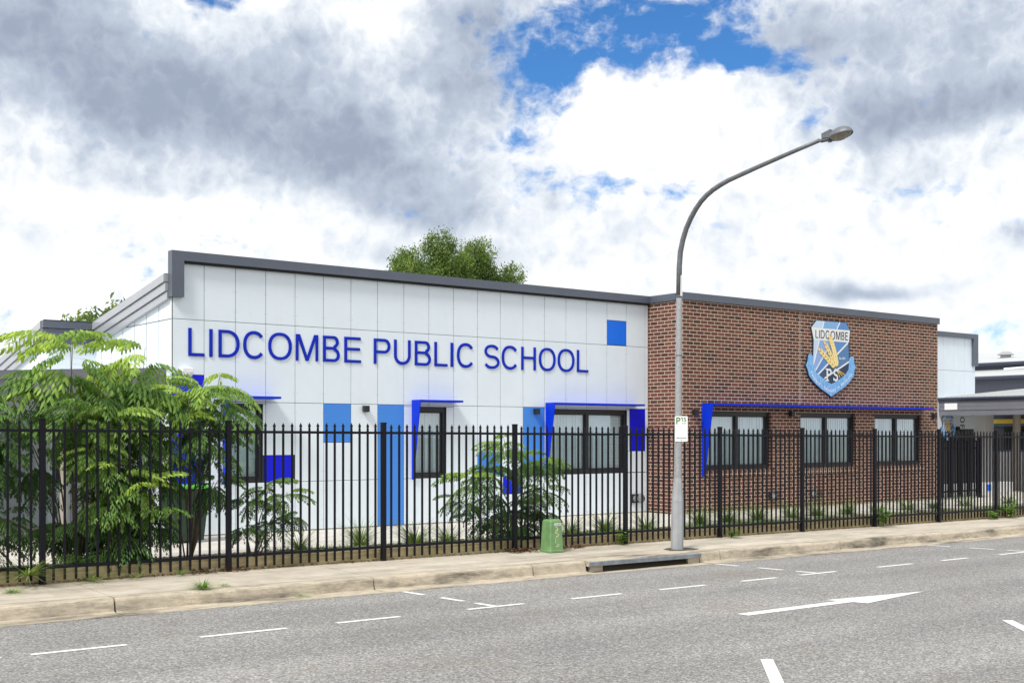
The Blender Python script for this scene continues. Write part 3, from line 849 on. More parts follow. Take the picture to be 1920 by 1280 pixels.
def text_mesh(txt, size, ext, mat, name, align='LEFT', xs=1.0, bold=0.):
    cu = bpy.data.curves.new(name, 'FONT'); cu.body = txt; cu.size = size; cu.extrude = ext; cu.align_x = align; cu.offset = bold; cu.resolution_u = 3
    o = bpy.data.objects.new(name, cu); col.objects.link(o)
    dg = bpy.context.evaluated_depsgraph_get(); me = bpy.data.meshes.new_from_object(o.evaluated_get(dg))
    bpy.data.objects.remove(o); bpy.data.curves.remove(cu)
    if xs != 1.0:
        for v in me.vertices: v.co.x *= xs
    me.materials.clear(); me.materials.append(mat); return me
def upright(me, loc, rz=0, rx=PI/2):
    """stand a mesh drawn in x,y up in the x,z plane at loc"""
    me.transform(Matrix.Translation(loc) @ Matrix.Rotation(rz, 4, 'Z') @ Matrix.Rotation(rx, 4, 'X')); return me
def link(me, name, parent=None):
    o = bpy.data.objects.new(name, me); col.objects.link(o)
    if parent:
        o.parent = parent; o.matrix_parent_inverse = (Matrix.Translation(parent.location) @ Matrix.Rotation(parent.rotation_euler.z, 4, 'Z')).inverted()
    return o

LET = [('L',8.285,8.581),('I',8.672,8.732),('D',8.844,9.242),('C',9.314,9.737),('O',9.804,10.275),('M',10.359,10.823),('B',10.924,11.28),('E',11.38,11.741),('P',12.029,12.402),('U',12.488,12.87),('B',12.97,13.35),('L',13.436,13.751),('I',13.830,13.890),('C',13.987,14.423),('S',14.671,15.067),('C',15.127,15.565),('H',15.646,16.037),('O',16.124,16.583),('O',16.648,17.119),('L',17.196,17.522)]
T = empty('wall_lettering', 'raised deep blue capital letters spelling the school name across the white panel wall', 'lettering', (12.9, 19.98, 3.2))
for ch, a, c in LET:
    s_ = .059
    me = curve_mesh([[(x+a, y) for x, y in sp] for sp in glyph(ch, c-a, .488, s_)], .008, M['letter'], 'letter')
    upright(me, (0, YW-.0195, 3.195)); link(me, 'letter', T)

# ------------------------------------------------------------------ school crest
CR = {
'outline':[(-.609,1.046),(-.137,1.057),(.57,1.056),(.753,.864),(.705,.593),(.692,.371),(.698,.185),(.76,.232),(.845,.237),(.903,.185),(.91,.052),(.989,-.072),(.925,-.153),(.912,-.276),(.732,-.45),(.495,-.603),(.194,-.736),(-.032,-.855),(-.203,-.765),(-.463,-.657),(-.721,-.509),(-.913,-.351),(-.976,-.19),(-1.046,-.09),(-.976,.014),(-.957,.137),(-.907,.217),(-.811,.226),(-.735,.17),(-.73,.331),(-.747,.596),(-.824,.848)],
'tp1':[(-.599,1.03),(-.307,1.035),(-.366,.858),(-.798,.855)],'tp2':[(-.307,1.035),(.321,1.04),(.194,.859),(-.366,.858)],'tp3':[(.321,1.04),(.563,1.039),(.726,.858),(.194,.859)],
'bandw':[(-.798,.855),(.726,.858),(.685,.55),(-.706,.555)],
'w1':[(-.706,.555),(-.496,.557),(-.641,.15),(-.74,-.059),(-.715,.331)],
'b1':[(-.496,.557),(-.005,.553),(-.17,.355),(-.66,-.19),(-.74,-.059),(-.641,.15)],
'b2':[(-.005,.553),(.658,.551),(.161,.223),(-.137,-.038),(-.56,-.27),(-.66,-.19),(-.17,.355)],
'd1':[(.658,.551),(.671,.37),(.685,.066),(.194,-.14),(-.137,-.038),(.161,.223)],
'd3':[(-.137,-.038),(.194,-.14),(-.317,-.40),(-.56,-.27)],
'd2':[(.685,.066),(.658,-.136),(.529,-.266),(.327,-.377),(-.032,-.522),(-.317,-.40),(.194,-.14)],
'banner':[(-.897,.197),(-.811,.204),(-.753,.145),(-.74,-.059),(-.625,-.24),(-.333,-.396),(-.032,-.522),(.327,-.377),(.529,-.266),(.658,-.136),(.698,.161),(.76,.205),(.845,.209),(.883,.172),(.89,.041),(.958,-.073),(.896,-.149),(.886,-.272),(.715,-.438),(.489,-.589),(.187,-.719),(-.032,-.828),(-.189,-.748),(-.444,-.642),(-.696,-.496),(-.887,-.342),(-.951,-.185),(-1.021,-.089),(-.951,.015),(-.932,.138)],
}
CC = {k: plain('crest_'+k, c, .45, var=.04) for k, c in dict(navy=(.012,.02,.045), pale=(.52,.68,.86), mid=(.20,.42,.74), strong=(.09,.25,.56), white=(.80,.82,.82), lilac=(.26,.40,.72), steel=(.075,.20,.42), dark=(.03,.075,.17), ink=(.012,.035,.085), band=(.16,.42,.78), gold=(.80,.55,.12), goldlight=(.90,.76,.36)).items()}
mm, ntb, pb = newmat('crest_ribbon'); pz = coords(ntb)
ntb.links.new(ramp(ntb, noise(ntb, pz, 16, 5, .65, (1.6,1.6,.5)), [(.3, (.10,.32,.72)), (.5, (.17,.43,.80)), (.72, (.42,.64,.90))]), pb.inputs['Base Color']); pb.inputs['Roughness'].default_value = .45
CC['band'] = mm
def crest(ox, oy, oz, k, label, detail=True):
    """a flat painted board built up of coloured shapes, each proud of the one below"""
    root = empty('crest_sign', label, 'sign', (ox, oy, oz))
    def poly(pts, y0, th, m, name='crest_field'):
        b = MB(); b.prism([(ox+x*k, oz+z*k) for x, z in pts], oy-y0-th, oy-y0); return kid(b, name, m, root)
    def bar(p, q, w, lv):
        d = Vector((q[0]-p[0], q[1]-p[1])).normalized(); n = Vector((-d.y, d.x))*w/2
        return [(p[0]-n.x,p[1]-n.y),(q[0]-n.x,q[1]-n.y),(q[0]+n.x,q[1]+n.y),(p[0]+n.x,p[1]+n.y)]
    poly(CR['outline'], 0, .02, CC['navy'], 'backing_board')
    for nm, m in (('tp1','pale'),('tp2','mid'),('tp3','strong'),('bandw','white'),('w1','pale'),('b1','lilac'),('b2','strong'),('d1','steel'),('d3','dark'),('d2','ink')):
        poly(CR[nm], .0205, .002, CC[m])
    b = MB()
    for p, q, w_ in (((.64,.54),(-.54,-.29),.042),((.68,.062),(-.30,-.385),.04),((-.16,.36),(-.645,-.20),.034),((-.496,.55),(-.72,-.06),.03),((-.307,1.03),(-.366,.86),.03),((.321,1.035),(.194,.86),.032)):
        b.prism([(ox+x*k, oz+z*k) for x, z in bar(p, q, w_, 0)], oy-.0245, oy-.0226)
    kid(b, 'dividing_lines', CC['white'], root)
    poly(CR['banner'], .0262, .004, CC['band'], 'motto_ribbon')
    # wheat ears: two rows of kernels on a bent stem
    bg, bl_ = MB(), MB()
    ears = [((.20,-.13),(.15,.25),(-.10,.66),9,.082), ((.17,-.13),(-.02,.20),(-.30,.50),7,.070), ((.15,-.13),(-.15,.10),(-.52,.33),7,.074)]
    lay = .0310
    for ei, (p0, p1, p2, n, ks) in enumerate(ears[::-1]):
        for i in range(n):
            t = .18 + .82*i/(n-1)
            x = (1-t)**2*p0[0] + 2*t*(1-t)*p1[0] + t*t*p2[0]; z = (1-t)**2*p0[1] + 2*t*(1-t)*p1[1] + t*t*p2[1]
            dx_ = 2*(1-t)*(p1[0]-p0[0]) + 2*t*(p2[0]-p1[0]); dz_ = 2*(1-t)*(p1[1]-p0[1]) + 2*t*(p2[1]-p1[1])
            an = math.atan2(dz_, dx_)
            for sd_ in ((-1, 1) if i < n-1 else (0,)):
                a = an + sd_*.42; cx = x + math.cos(an+PI/2*sd_)*ks*.48*abs(sd_); cz = z + math.sin(an+PI/2*sd_)*ks*.48*abs(sd_)
                for r_, m_, dy in ((1.0, bg, 0), (.68, bl_, .0008)):
                    pts = []
                    for q in range(10):
                        u = 2*PI*q/10; ex = math.cos(u)*ks*1.05*r_; ez = math.sin(u)*ks*.46*r_*(1-.35*math.cos(u))
                        pts.append((ox+(cx+ex*math.cos(a)-ez*math.sin(a))*k, oz+(cz+ex*math.sin(a)+ez*math.cos(a))*k))
                    lay += .00002
                    m_.prism(pts, oy-lay-dy, oy-lay-dy+.0006)
    for q in ((.53,-.277),(.41,-.301),(.31,-.346)):
        bg.prism([(ox+x*k, oz+z*k) for x, z in bar((.20,-.15), q, .022, 0)], oy-.0306, oy-.0300)
    if k > .9:
        kid(bg, 'wheat_ear', CC['gold'], root); kid(bl_, 'wheat_kernel', CC['goldlight'], root)
    else:
        kid(bg, 'wheat_ear', CC['gold'], root)
    def txt(s_, size, x, z, mat, xs=1., bold=0., rot=0, align='LEFT', y=.0245):
        me = text_mesh(s_, size*k, .0006, mat, 'crest_text', align, xs, bold*k)
        me.transform(Matrix.Rotation(rot, 4, 'Z')); upright(me, (ox+x*k, oy-y, oz+z*k)); return me
    # name across the white band, drawn with the same capitals as the wall letters
    x = -.645; sp_ = []
    for ch, wd in (('L',.105),('I',.03),('D',.155),('C',.16),('O',.185),('M',.18),('B',.125),('E',.105)):
        for sp in glyph(ch, wd*k, .205*k, .029*k): sp_.append([(px_+x*k, py_) for px_, py_ in sp])
        x += wd + .034
    me = curve_mesh(sp_, .0006, CC['navy'], 'crest_name'); upright(me, (ox, oy-.0236, oz+.60*k)); link(me, 'crest_name', root)
    if detail:
        sp_ = []
        for ch, x0_, wd in (('P', -.225, .20), ('S', .045, .185)):
            for sp in glyph(ch, wd, .30, .052): sp_.append([(px_+x0_, py_) for px_, py_ in sp])
        me = curve_mesh(sp_, .0008, CC['white'], 'crest_initials'); upright(me, (ox, oy-.0335, oz-.437)); INI = link(me, 'crest_initials', root)
        b = MB()
        for x0_, x1_, z0_, z1_ in ((-.27,-.13,-.447,-.415),(-.265,-.2,-.165,-.135),(.205,.235,-.235,-.15),(.04,.065,-.43,-.35)):
            b.box(ox+x0_, ox+x1_, oy-.0352, oy-.0345, oz+z0_, oz+z1_)
        b.build('initial_serifs', CC['white'], INI)
        link(txt('Est.1879', .078, .285, .112, CC['white'], .92, .001), 'crest_date', root)
        # motto following the ribbon
        path = [(-.87,-.235),(-.72,-.415),(-.53,-.545),(-.28,-.655),(-.032,-.735),(.19,-.655),(.49,-.505),(.69,-.35),(.83,-.225)]
        seg = [0]
        for p, q in zip(path[:-1], path[1:]): seg.append(seg[-1] + math.dist(p, q))
        def at(s_):
            for i in range(len(seg)-1):
                if s_ <= seg[i+1] or i == len(seg)-2:
                    t = (s_-seg[i])/(seg[i+1]-seg[i]); p, q = path[i], path[i+1]
                    return p[0]+(q[0]-p[0])*t, p[1]+(q[1]-p[1])*t
        motto = 'Forward - Learning in Harmony'; wds = {'i':.5,'l':.5,'-':.7,' ':.62,'m':1.5,'w':1.3,'r':.75,'L':1.05,'H':1.25,'F':1.05}
        tot = sum(wds.get(c, 1) for c in motto); s_ = .02; u = (seg[-1]-.04)/tot
        bmx = bmesh.new()
        for c in motto:
            wd = wds.get(c, 1)*u
            if c != ' ':
                p = at(s_); q = at(min(seg[-1], s_+wd)); an = math.atan2(q[1]-p[1], q[0]-p[0])
                me = text_mesh(c, .108, .0006, CC['white'], 'tmp', bold=.0022); me.transform(Matrix.Rotation(an, 4, 'Z')); upright(me, (ox+p[0], oy-.0315, oz+p[1]))
                bmx.from_mesh(me); bpy.data.meshes.remove(me)
            s_ += wd
        me = bpy.data.meshes.new('crest_motto'); bmx.to_mesh(me); bmx.free(); me.materials.append(CC['white']); link(me, 'crest_motto', root)
    return root
crest(24.6, YB-.012, 3.6, 1.0, 'large blue shield crest with wheat ears and ribbon, mounted on the brick wall')
crest(34.28, 21.78, 1.97, .42, 'small shield crest on the shaded wall beneath the entrance canopy', False)
# vertical word on the same shaded wall, reading downwards
sp_ = []; x = 0
for ch, wd in (('O',.20),('F',.13),('F',.13),('I',.035),('C',.18),('E',.13)):
    for sp in glyph(ch, wd, .24, .036): sp_.append([(px_+x, py_) for px_, py_ in sp])
    x += wd+.06
me = curve_mesh(sp_, .004, M['inkdark'], 'entry_lettering'); me.transform(Matrix.Rotation(-PI/2, 4, 'Z')); upright(me, (35.0, 21.79, 2.40))
tag(link(me, 'entry_lettering'), 'dark word running down the shaded wall under the entrance canopy', 'lettering')

# ------------------------------------------------------------------ fittings on the walls
def wall_light(x, y, z, label):
    t = empty('wall_light', label, 'wall light', (x, y, z), 'small black wall lights')
    b = MB(); b.bevbox(x-.055, x+.055, y-.12, y-.018, z-.06, z+.06, .006); kid(b, 'lamp_body', M['frame'], t)
    b = MB(); b.box(x-.04, x+.04, y-.018, y, z-.045, z+.045); kid(b, 'back_plate', M['frame'], t)
    b = MB(); b.tube([(x, y-.07, z-.0605), (x, y-.07, z-.066)], .035, 12); kid(b, 'lens', M['lens'], t)
wall_light(11.82, YW-.0095, 2.32, 'black cube light on the white wall between the two sky blue strips')
wall_light(16.02, YW-.012, 2.32, 'black cube light on the sky blue panel left of the wide window')
wall_light(19.70, YB, 2.33, 'black cube light on brick just left of the long blue hood')
wall_light(23.02, YB, 2.32, 'black cube light under the long hood, on the brick pier after the first window')
wall_light(28.98, YB, 2.33, 'black cube light at the far end of the brick wall, by the entrance canopy')
wall_light(34.78, 21.80, 2.02, 'black cube light on the shaded entrance wall beside the downward word')

def wall_vent(x, y, z, label):
    t = empty('wall_vent', label, 'wall vent', (x, y, z), 'black square flue vents low on the wall')
    b = MB(); b.bevbox(x-.10, x+.10, y-.05, y, z-.10, z+.10, .008); kid(b, 'vent_plate', M['frame'], t)
    b = MB()
    for r in (.068, .045, .022):
        b.tube([(x+r*math.cos(a*PI/8), y-.058, z+r*math.sin(a*PI/8)) for a in range(17)], .007, 6, cap=False)
    b.tube([(x, y-.05, z), (x, y-.062, z)], .015, 8); kid(b, 'grille_rings', M['galvpaint'], t)
    b = MB()
    for k in range(6):     # wire guard standing out beside the plate
        r = .105*math.cos(k*.26); yy = y-.02-.12*math.sin(k*.26)
        b.tube([(x+.17+r*math.cos(a*PI/9), yy, z+r*math.sin(a*PI/9)) for a in range(19)], .0035, 5, cap=False)
    for a in range(8):
        b.tube([(x+.17+.105*math.cos(k*.26)*math.cos(a*PI/4), y-.02-.12*math.sin(k*.26), z+.105*math.cos(k*.26)*math.sin(a*PI/4)) for k in range(7)], .003, 5, cap=False)
    kid(b, 'wire_guard', M['frame'], t)
wall_vent(18.92, YW-.0095, .37, 'black flue vent on the white wall beside the brick corner')
wall_vent(22.34, YB, .37, 'black flue vent on brick below the right edge of the first window')
wall_vent(23.88, YB, .37, 'black flue vent on brick below the second window')

t = empty('dome_camera', 'white dome security camera above the deep blue corner panel', 'security camera', (8.22, 19.9, 2.9))
b = MB(); b.bevbox(8.12, 8.32, 19.84, 19.99, 2.90, 2.985, .012); kid(b, 'mount', M['whitemetal'], t)
b = MB()
ring = [(math.cos(q*PI/2/5)*.098, -math.sin(q*PI/2/5)*.098) for q in range(6)]
n_ = 18
vs = [(8.22+r*math.cos(2*PI*k/n_), 19.86+r*math.sin(2*PI*k/n_), 2.90+z) for r, z in ring for k in range(n_)]
b.add(vs, [(i*n_+k, i*n_+(k+1) % n_, (i+1)*n_+(k+1) % n_, (i+1)*n_+k) for i in range(5) for k in range(n_)])
kid(b, 'dome', M['whitemetal'], t, smooth=True)
# ------------------------------------------------------------------ black palisade fence on the street
YF = 14.93
POSTS = [-.45, 1.95, 4.35, 6.75, 9.15, 11.56, 13.93, 16.26, 18.58, 20.88, 23.17, 25.43, 27.75, 30.1]
F_ = empty('street_fence', 'long black steel picket fence with spear tops along the footpath', 'fence', (14, YF, 0))
def spear(b, x, y, z0, z1, w=.0125):
    """square picket, flattened and pointed at the top"""
    b.box(x-w, x+w, y-w, y+w, z0, z1-.10)
    vs = [(x-w,y-w,z1-.10),(x+w,y-w,z1-.10),(x+w,y+w,z1-.10),(x-w,y+w,z1-.10),
          (x-.85*w,y-.8*w,z1-.07),(x+.85*w,y-.8*w,z1-.07),(x+.85*w,y+.8*w,z1-.07),(x-.85*w,y+.8*w,z1-.07),
          (x-1.65*w,y-.6*w,z1-.048),(x+1.65*w,y-.6*w,z1-.048),(x+1.65*w,y+.6*w,z1-.048),(x-1.65*w,y+.6*w,z1-.048), (x,y,z1)]
    b.add(vs, [(0,1,5,4),(1,2,6,5),(2,3,7,6),(3,0,4,7),(4,5,9,8),(5,6,10,9),(6,7,11,10),(7,4,8,11),(8,9,12),(9,10,12),(10,11,12),(11,8,12)])
for i, x in enumerate(POSTS):
    s_ = slope(x); b = MB()
    b.bevbox(x-.0325, x+.0325, YF-.0325, YF+.0325, -.1+s_, 1.985+s_, .003)
    b.bevbox(x-.038, x+.038, YF-.038, YF+.038, 1.985+s_, 2.005+s_, .006)
    kid(b, 'fence_post', M['black'], F_)
for x0, x1 in zip(POSTS[:-1], POSTS[1:]):
    s_ = slope((x0+x1)/2); a, c = x0+.034, x1-.034
    b = MB(); rr = random.Random(int(x0*10))
    for k in range(1, 18):
        x = x0 + (x1-x0)*k/18 + rr.uniform(-.002, .002)
        spear(b, x, YF, .045+s_, 1.99+s_+rr.uniform(-.003, .003))
    po = kid(b, 'fence_panel', M['black'], F_)
    for z in (.185, 1.835):
        r = MB(); r.hexa([(a,YF-.019,z+slope(a)),(c,YF-.019,z+slope(c)),(c,YF+.019,z+slope(c)),(a,YF+.019,z+slope(a))],
                         [(a,YF-.019,z+.036+slope(a)),(c,YF-.019,z+.036+slope(c)),(c,YF+.019,z+.036+slope(c)),(a,YF+.019,z+.036+slope(a))])
        ro = r.build('rail', M['black']); ro.parent = po

R_ = empty('sleeper_edging', 'low timber sleeper edging behind the foot of the black fence', 'edging', (14, 15, 0))
for x0, x1 in zip(POSTS[:-1], POSTS[1:]):
    b = MB(); a, c = x0+.004, x1-.004; rr = random.Random(int(x0*7)); j = rr.uniform(-.012, .012)
    b.hexa([(a,14.985,-.2),(c,14.985,-.2),(c,15.035,-.2),(a,15.035,-.2)], [(a,14.985,.165+slope(a)+j),(c,14.985,.165+slope(c)+j),(c,15.035,.165+slope(c)+j),(a,15.035,.165+slope(a)+j)])
    kid(b, 'sleeper', M['timber'], R_)

# inner gate beside the brick corner
g = empty('inner_gate', 'dark double-railed picket gate between the brick corner and the entrance canopy', 'gate', (30.4, 18.95, 0))
b = MB()
for k in range(18): b.box(29.36+k*.118, 29.39+k*.118, 18.93, 18.97, .08, 1.76 - (.0 if k % 2 else .12))
kid(b, 'pickets', M['black'], g)
b = MB()
for z in (.22, 1.42, 1.62): b.box(29.30, 31.42, 18.975, 19.01, z, z+.045)
kid(b, 'rails', M['black'], g)
for x in (29.32, 31.42):
    b = MB(); b.hexa([(x-.05,18.9,-.1),(x+.05,18.9,-.1),(x+.05,19.0,-.1),(x-.05,19.0,-.1)], [(x-.05,18.9,1.66),(x+.05,18.9,1.74),(x+.05,19.0,1.74),(x-.05,19.0,1.66)])
    kid(b, 'gate_post', M['black'], g)

# ------------------------------------------------------------------ entrance canopy on the right
c_ = empty('entrance_canopy', 'low entrance canopy with grey layered fascia and pale metal roof, right of the brick wing', 'canopy', (36, 19, 0))
b = MB()
b.add([(33.78,14.4,2.985),(33.78,21.78,2.985),(45,21.78,3.86),(45,14.4,3.86),(33.78,14.4,2.965),(33.78,21.78,2.965),(45,21.78,3.83),(45,14.4,3.83)],
      [(0,1,2,3),(7,6,5,4),(0,4,5,1),(1,5,6,2),(2,6,7,3),(3,7,4,0)])
x_ = 14.5
while x_ < 21.6:
    b.hexa([(33.77,x_,2.987),(45,x_,3.862),(45,x_+.03,3.862),(33.77,x_+.03,2.987)], [(33.77,x_+.005,3.012),(45,x_+.005,3.887),(45,x_+.025,3.887),(33.77,x_+.025,3.012)]); x_ += .19
kid(b, 'canopy_roof', M['roofpale'], c_)
b = MB(); b.tube([(33.78,14.4,2.93),(33.78,21.78,2.93)], .055, 10); kid(b, 'gutter', M['gutter'], c_)
b = MB()
for z0, z1, pr in ((2.70, 2.885, .0), (2.585, 2.69, .02), (2.42, 2.57, .0)):
    b.box(33.81-pr, 33.87, 14.4, 21.78, z0, z1)
kid(b, 'fascia', M['fascia'], c_)
b = MB(); b.box(33.88, 45, 14.4, 21.78, 2.60, 2.64); kid(b, 'soffit', M['fascia'], c_)
for p, q in (((36.15,20.55,0),(36.0,20.42,2.6)), ((36.15,16.4,0),(36.0,16.3,2.6))):
    b = MB(); b.tube([p, q], .12, 16); kid(b, 'column', M['column'], c_, smooth=False)
b = MB(); b.box(33.775, 33.788, 21.13, 21.57, 2.60, 2.80)
tag(b.build('notice_plate', M['signwhite']), 'blank white plate on the grey canopy fascia', 'notice plate')

e = empty('entry_block', 'glazed entry room with yellow trim and white lower panels under the canopy', 'entry room', (40, 18.5, 0))
b = MB(); b.box(37.0, 44, 14.5, 22.25, 0, 2.58); kid(b, 'wall', M['navywall'], e)
b = MB(); b.box(36.985, 36.999, 14.5, 22.05, .02, 1.27); kid(b, 'lower_panel', M['whitemetal'], e)
b = MB(); b.box(36.95, 36.999, 22.06, 22.2, .02, 2.18); b.box(36.95, 36.999, 14.5, 22.2, 2.181, 2.33); kid(b, 'yellow_trim', M['yellow'], e)
b = MB()
y_ = 22.04
b.box(36.965, 36.999, 14.5, 22.04, 2.10, 2.16); b.box(36.965, 36.999, 14.5, 22.04, 1.28, 1.33)
while y_ > 14.6: b.box(36.966, 36.999, y_-.06, y_-.002, 1.331, 2.099); y_ -= .95
kid(b, 'window_frame', M['blueframe'], e)
b = MB(); b.box(36.985, 36.999, 14.52, 21.98, 1.331, 2.099); kid(b, 'glazing', M['darkglass'], e)

p_ = empty('planter_wall', 'low white garden wall with a small blue square, seen through the gate', 'garden wall', (32, 20.2, 0))
b = MB(); b.bevbox(30.9, 35.2, 20.1, 20.3, 0, .36, .01); kid(b, 'wall', M['whitemetal'], p_)
b = MB(); b.box(33.7, 33.95, 20.088, 20.099, .12, .31); kid(b, 'blue_square', M['midblue'], p_)

f = empty('far_building', 'distant slate blue building with two tiers of pale metal roof, behind the canopy', 'building', (65, 36, 0))
b = MB(); b.box(60.3, 84, 20, 62, 0, 4.9); b.box(63.0, 84, 20, 62, 4.9, 5.86); kid(b, 'wall', M['navywall'], f)
b = MB(); b.add([(59.8,20,4.98),(59.8,62,4.98),(63.0,62,5.50),(63.0,20,5.50),(59.8,20,4.93),(59.8,62,4.93)], [(0,1,2,3),(0,1,5,4)])
b.add([(62.6,20,5.89),(62.6,62,5.89),(74,62,7.25),(74,20,7.25)], [(0,1,2,3)]); kid(b, 'roof', M['roofpale'], f)
b = MB(); b.tube([(59.72,20,4.85),(59.72,62,4.85)], .11, 8); b.tube([(62.5,20,5.76),(62.5,62,5.76)], .11, 8); kid(b, 'gutter', M['gutter'], f)
b = MB(); b.tube([(62.4,34.2,5.75),(62.5,34.2,5.52),(62.5,36.2,5.46)], .07, 8); kid(b, 'downpipe', M['whitemetal'], f)
b = MB(); b.tube([(66.8,38.6,6.3),(66.8,38.6,6.55)], .3, 14); b.tube([(66.8,38.6,6.55),(66.8,38.6,6.75)], [.5,.2], 14); kid(b, 'roof_vent', M['galv'], f)
b = MB(); b.bevbox(71.5, 73.0, 33.5, 37.2, 7.15, 7.35, .05); kid(b, 'skylight', M['whitemetal'], f)

# ------------------------------------------------------------------ covered way on the left
l = empty('side_canopy', 'low grey-fasciaed covered way left of the white wall, half hidden by saplings', 'canopy', (4, 22, 0))
b = MB()
for t0, t1, pr in ((0, .13, .02), (.14, .27, 0), (.28, .42, .02)):
    b.hexa([(-6,20.28-pr,2.30-t1),(7.99,20.28-pr,2.985-t1),(7.99,20.34,2.985-t1),(-6,20.34,2.30-t1)], [(-6,20.28-pr,2.30-t0),(7.99,20.28-pr,2.985-t0),(7.99,20.34,2.985-t0),(-6,20.34,2.30-t0)])
kid(b, 'fascia', M['fascia'], l)
b = MB(); b.add([(-6,20.3,2.31),(7.99,20.3,2.995),(7.99,23.89,2.995),(7.06,23.89,2.95),(7.06,30,2.95),(-6,30,2.31)], [(0,1,2,3,4,5)]); kid(b, 'canopy_roof', M['roofpale'], l)
for x in (-2, 2.2, 6.3):
    b = MB(); b.tube([(x,20.45,0),(x,20.45,2.3+ (x+6)*.048)], .06, 12); kid(b, 'column', M['column'], l)
k_ = empty('side_block', 'pale single-storey block with a deep blue door behind the covered way', 'building', (1, 30, 0))
b = MB(); b.box(-9, 7.06, 30.0, 36, -.2, 2.3); kid(b, 'wall', M['white'], k_)
b = MB(); b.box(2.9, 4.0, 29.96, 29.999, .03, 2.1); b.box(6.1, 6.9, 29.96, 29.999, .9, 2.1); kid(b, 'door', M['deep'], k_)
b = MB(); b.box(7.2, 7.9, 23.85, 23.899, .9, 2.2); tag(kid(b, 'side_window', M['darkglass'], S), 'dark window in the recess beside the covered way')

# ------------------------------------------------------------------ wheelie bin
t = empty('wheelie_bin', 'dark green wheelie bin with a bright green lid against the white wall', 'bin', (7.9, 19.2, .035))
b = MB(); b.hexa([(7.66,18.98,.07),(8.14,18.98,.07),(8.14,19.42,.07),(7.66,19.42,.07)], [(7.60,18.88,.93),(8.20,18.88,.93),(8.20,19.55,.93),(7.60,19.55,.93)]); kid(b, 'bin_body', M['bin'], t)
b = MB(); b.bevbox(7.57, 8.23, 18.84, 19.58, .932, .985, .012); kid(b, 'lid', M['lid'], t)
for x in (7.66, 8.14):
    b = MB(); b.tube([(x-.03,19.5,.135),(x+.03,19.5,.135)], .1, 14); kid(b, 'wheel', M['frame'], t)

# ------------------------------------------------------------------ street lamp
lx, ly = 14.12, 13.90; ls = -.022+slope(14.1)
t = empty('street_lamp', 'tall galvanised street lamp with curved arm reaching over the road', 'street lamp', (lx, ly, ls))
lean = lambda z: (lx, ly - .012*z, ls+z)
b = MB(); b.tube([lean(0), lean(.5), lean(.78)], [.103,.101,.097], 8); kid(b, 'base_sleeve', M['galvpaint'], t)
b = MB(); b.tube([lean(.783), lean(1.17)], [.096,.066], 8); kid(b, 'taper_sleeve', M['galvpaint'], t)
b = MB(); b.tube([lean(1.172), lean(2.4), lean(4.1)], [.064,.055,.048], 16); kid(b, 'pole', M['galv'], t, smooth=False)
arm = [(4.1,13.87),(4.57,13.86),(4.80,13.835),(4.99,13.78),(5.17,13.70),(5.32,13.60),(5.45,13.49),(5.55,13.38),(5.635,13.25),(5.695,13.12),(5.745,12.97),(5.79,12.80),(5.89,12.23),(5.99,11.61),(6.075,11.05)]
b = MB(); b.tube([(lx-.01, y-.02, z) for z, y in arm], [.046,.045,.044,.043,.042,.042,.041,.041,.04,.04,.039,.038,.035,.032,.030], 14); kid(b, 'arm', M['galvdark'], t, smooth=True)
for z in (1.78, 3.15, 4.12):
    b = MB(); b.tube([lean(z), lean(z+.025)], [.0625 if z < 2 else .054 if z < 4 else .05]*2, 16); kid(b, 'band', M['galvdark'], t)
b = MB(); b.box(lx-.075, lx-.03, ly-.075, ly-.055, ls+3.18, ls+3.24) if False else b.bevbox(lx-.02, lx+.02, ly-.105, ly-.088, 4.08, 4.42, .004); kid(b, 'tag_plate', M['signwhite'], t)
# lamp head: spigot clamp, control housing and an oval visor with a hollow underside
b = MB(); b.bevbox(lx-.045, lx+.045, 10.83, 11.03, 6.045, 6.085, .01); b.bevbox(lx-.02, lx+.02, 10.82, 10.88, 6.015, 6.06, .008); kid(b, 'clamp', M['galvdark'], t)
b = MB(); b.hexa([(lx-.06,10.81,6.075),(lx+.06,10.81,6.075),(lx+.05,10.965,6.085),(lx-.05,10.965,6.085)], [(lx-.06,10.81,6.185),(lx+.06,10.81,6.185),(lx+.05,10.965,6.155),(lx-.05,10.965,6.155)]); kid(b, 'control_housing', M['galvdark'], t)
b = MB(); nu, nv = 24, 7; vs = []
hc = Vector((lx, 10.655, 6.065)); tilt = rad(-10)
def hp(u, r, h):
    y = -math.cos(u)*.185*r; x = math.sin(u)*.13*r*(1-.22*math.cos(u)); z = h
    return (hc.x+x, hc.y + y*math.cos(tilt) - z*math.sin(tilt), hc.z + y*math.sin(tilt)*1.0 + z*math.cos(tilt))
for j in range(nv+1):
    a = j/nv*PI/2
    for i in range(nu): vs.append(hp(2*PI*i/nu, math.cos(a), math.sin(a)*.125))
fs = [(j*nu+i, j*nu+(i+1) % nu, (j+1)*nu+(i+1) % nu, (j+1)*nu+i) for j in range(nv) for i in range(nu)]
b.add(vs, fs)
o = kid(b, 'lamp_head', M['galvdark'], t, smooth=True); o.modifiers.new('thick', 'SOLIDIFY').thickness = -.008
b = MB(); vs = [hp(2*PI*i/nu, .93, .012) for i in range(nu)] + [hp(2*PI*i/nu, .6, -.03) for i in range(nu)] + [hp(0, 0, -.04)]
b.add(vs, [(i, (i+1) % nu, nu+(i+1) % nu, nu+i) for i in range(nu)] + [(nu+i, nu+(i+1) % nu, 2*nu) for i in range(nu)])
o2 = b.build('lens', M['lens'], smooth=True); o2.parent = o
b = MB(); b.tube([hp(1.5, .8, .08), tuple(Vector(hp(1.5, .8, .08))+Vector((.02,0,.02)))], .012, 8); kid(b, 'latch', M['frame'], t)
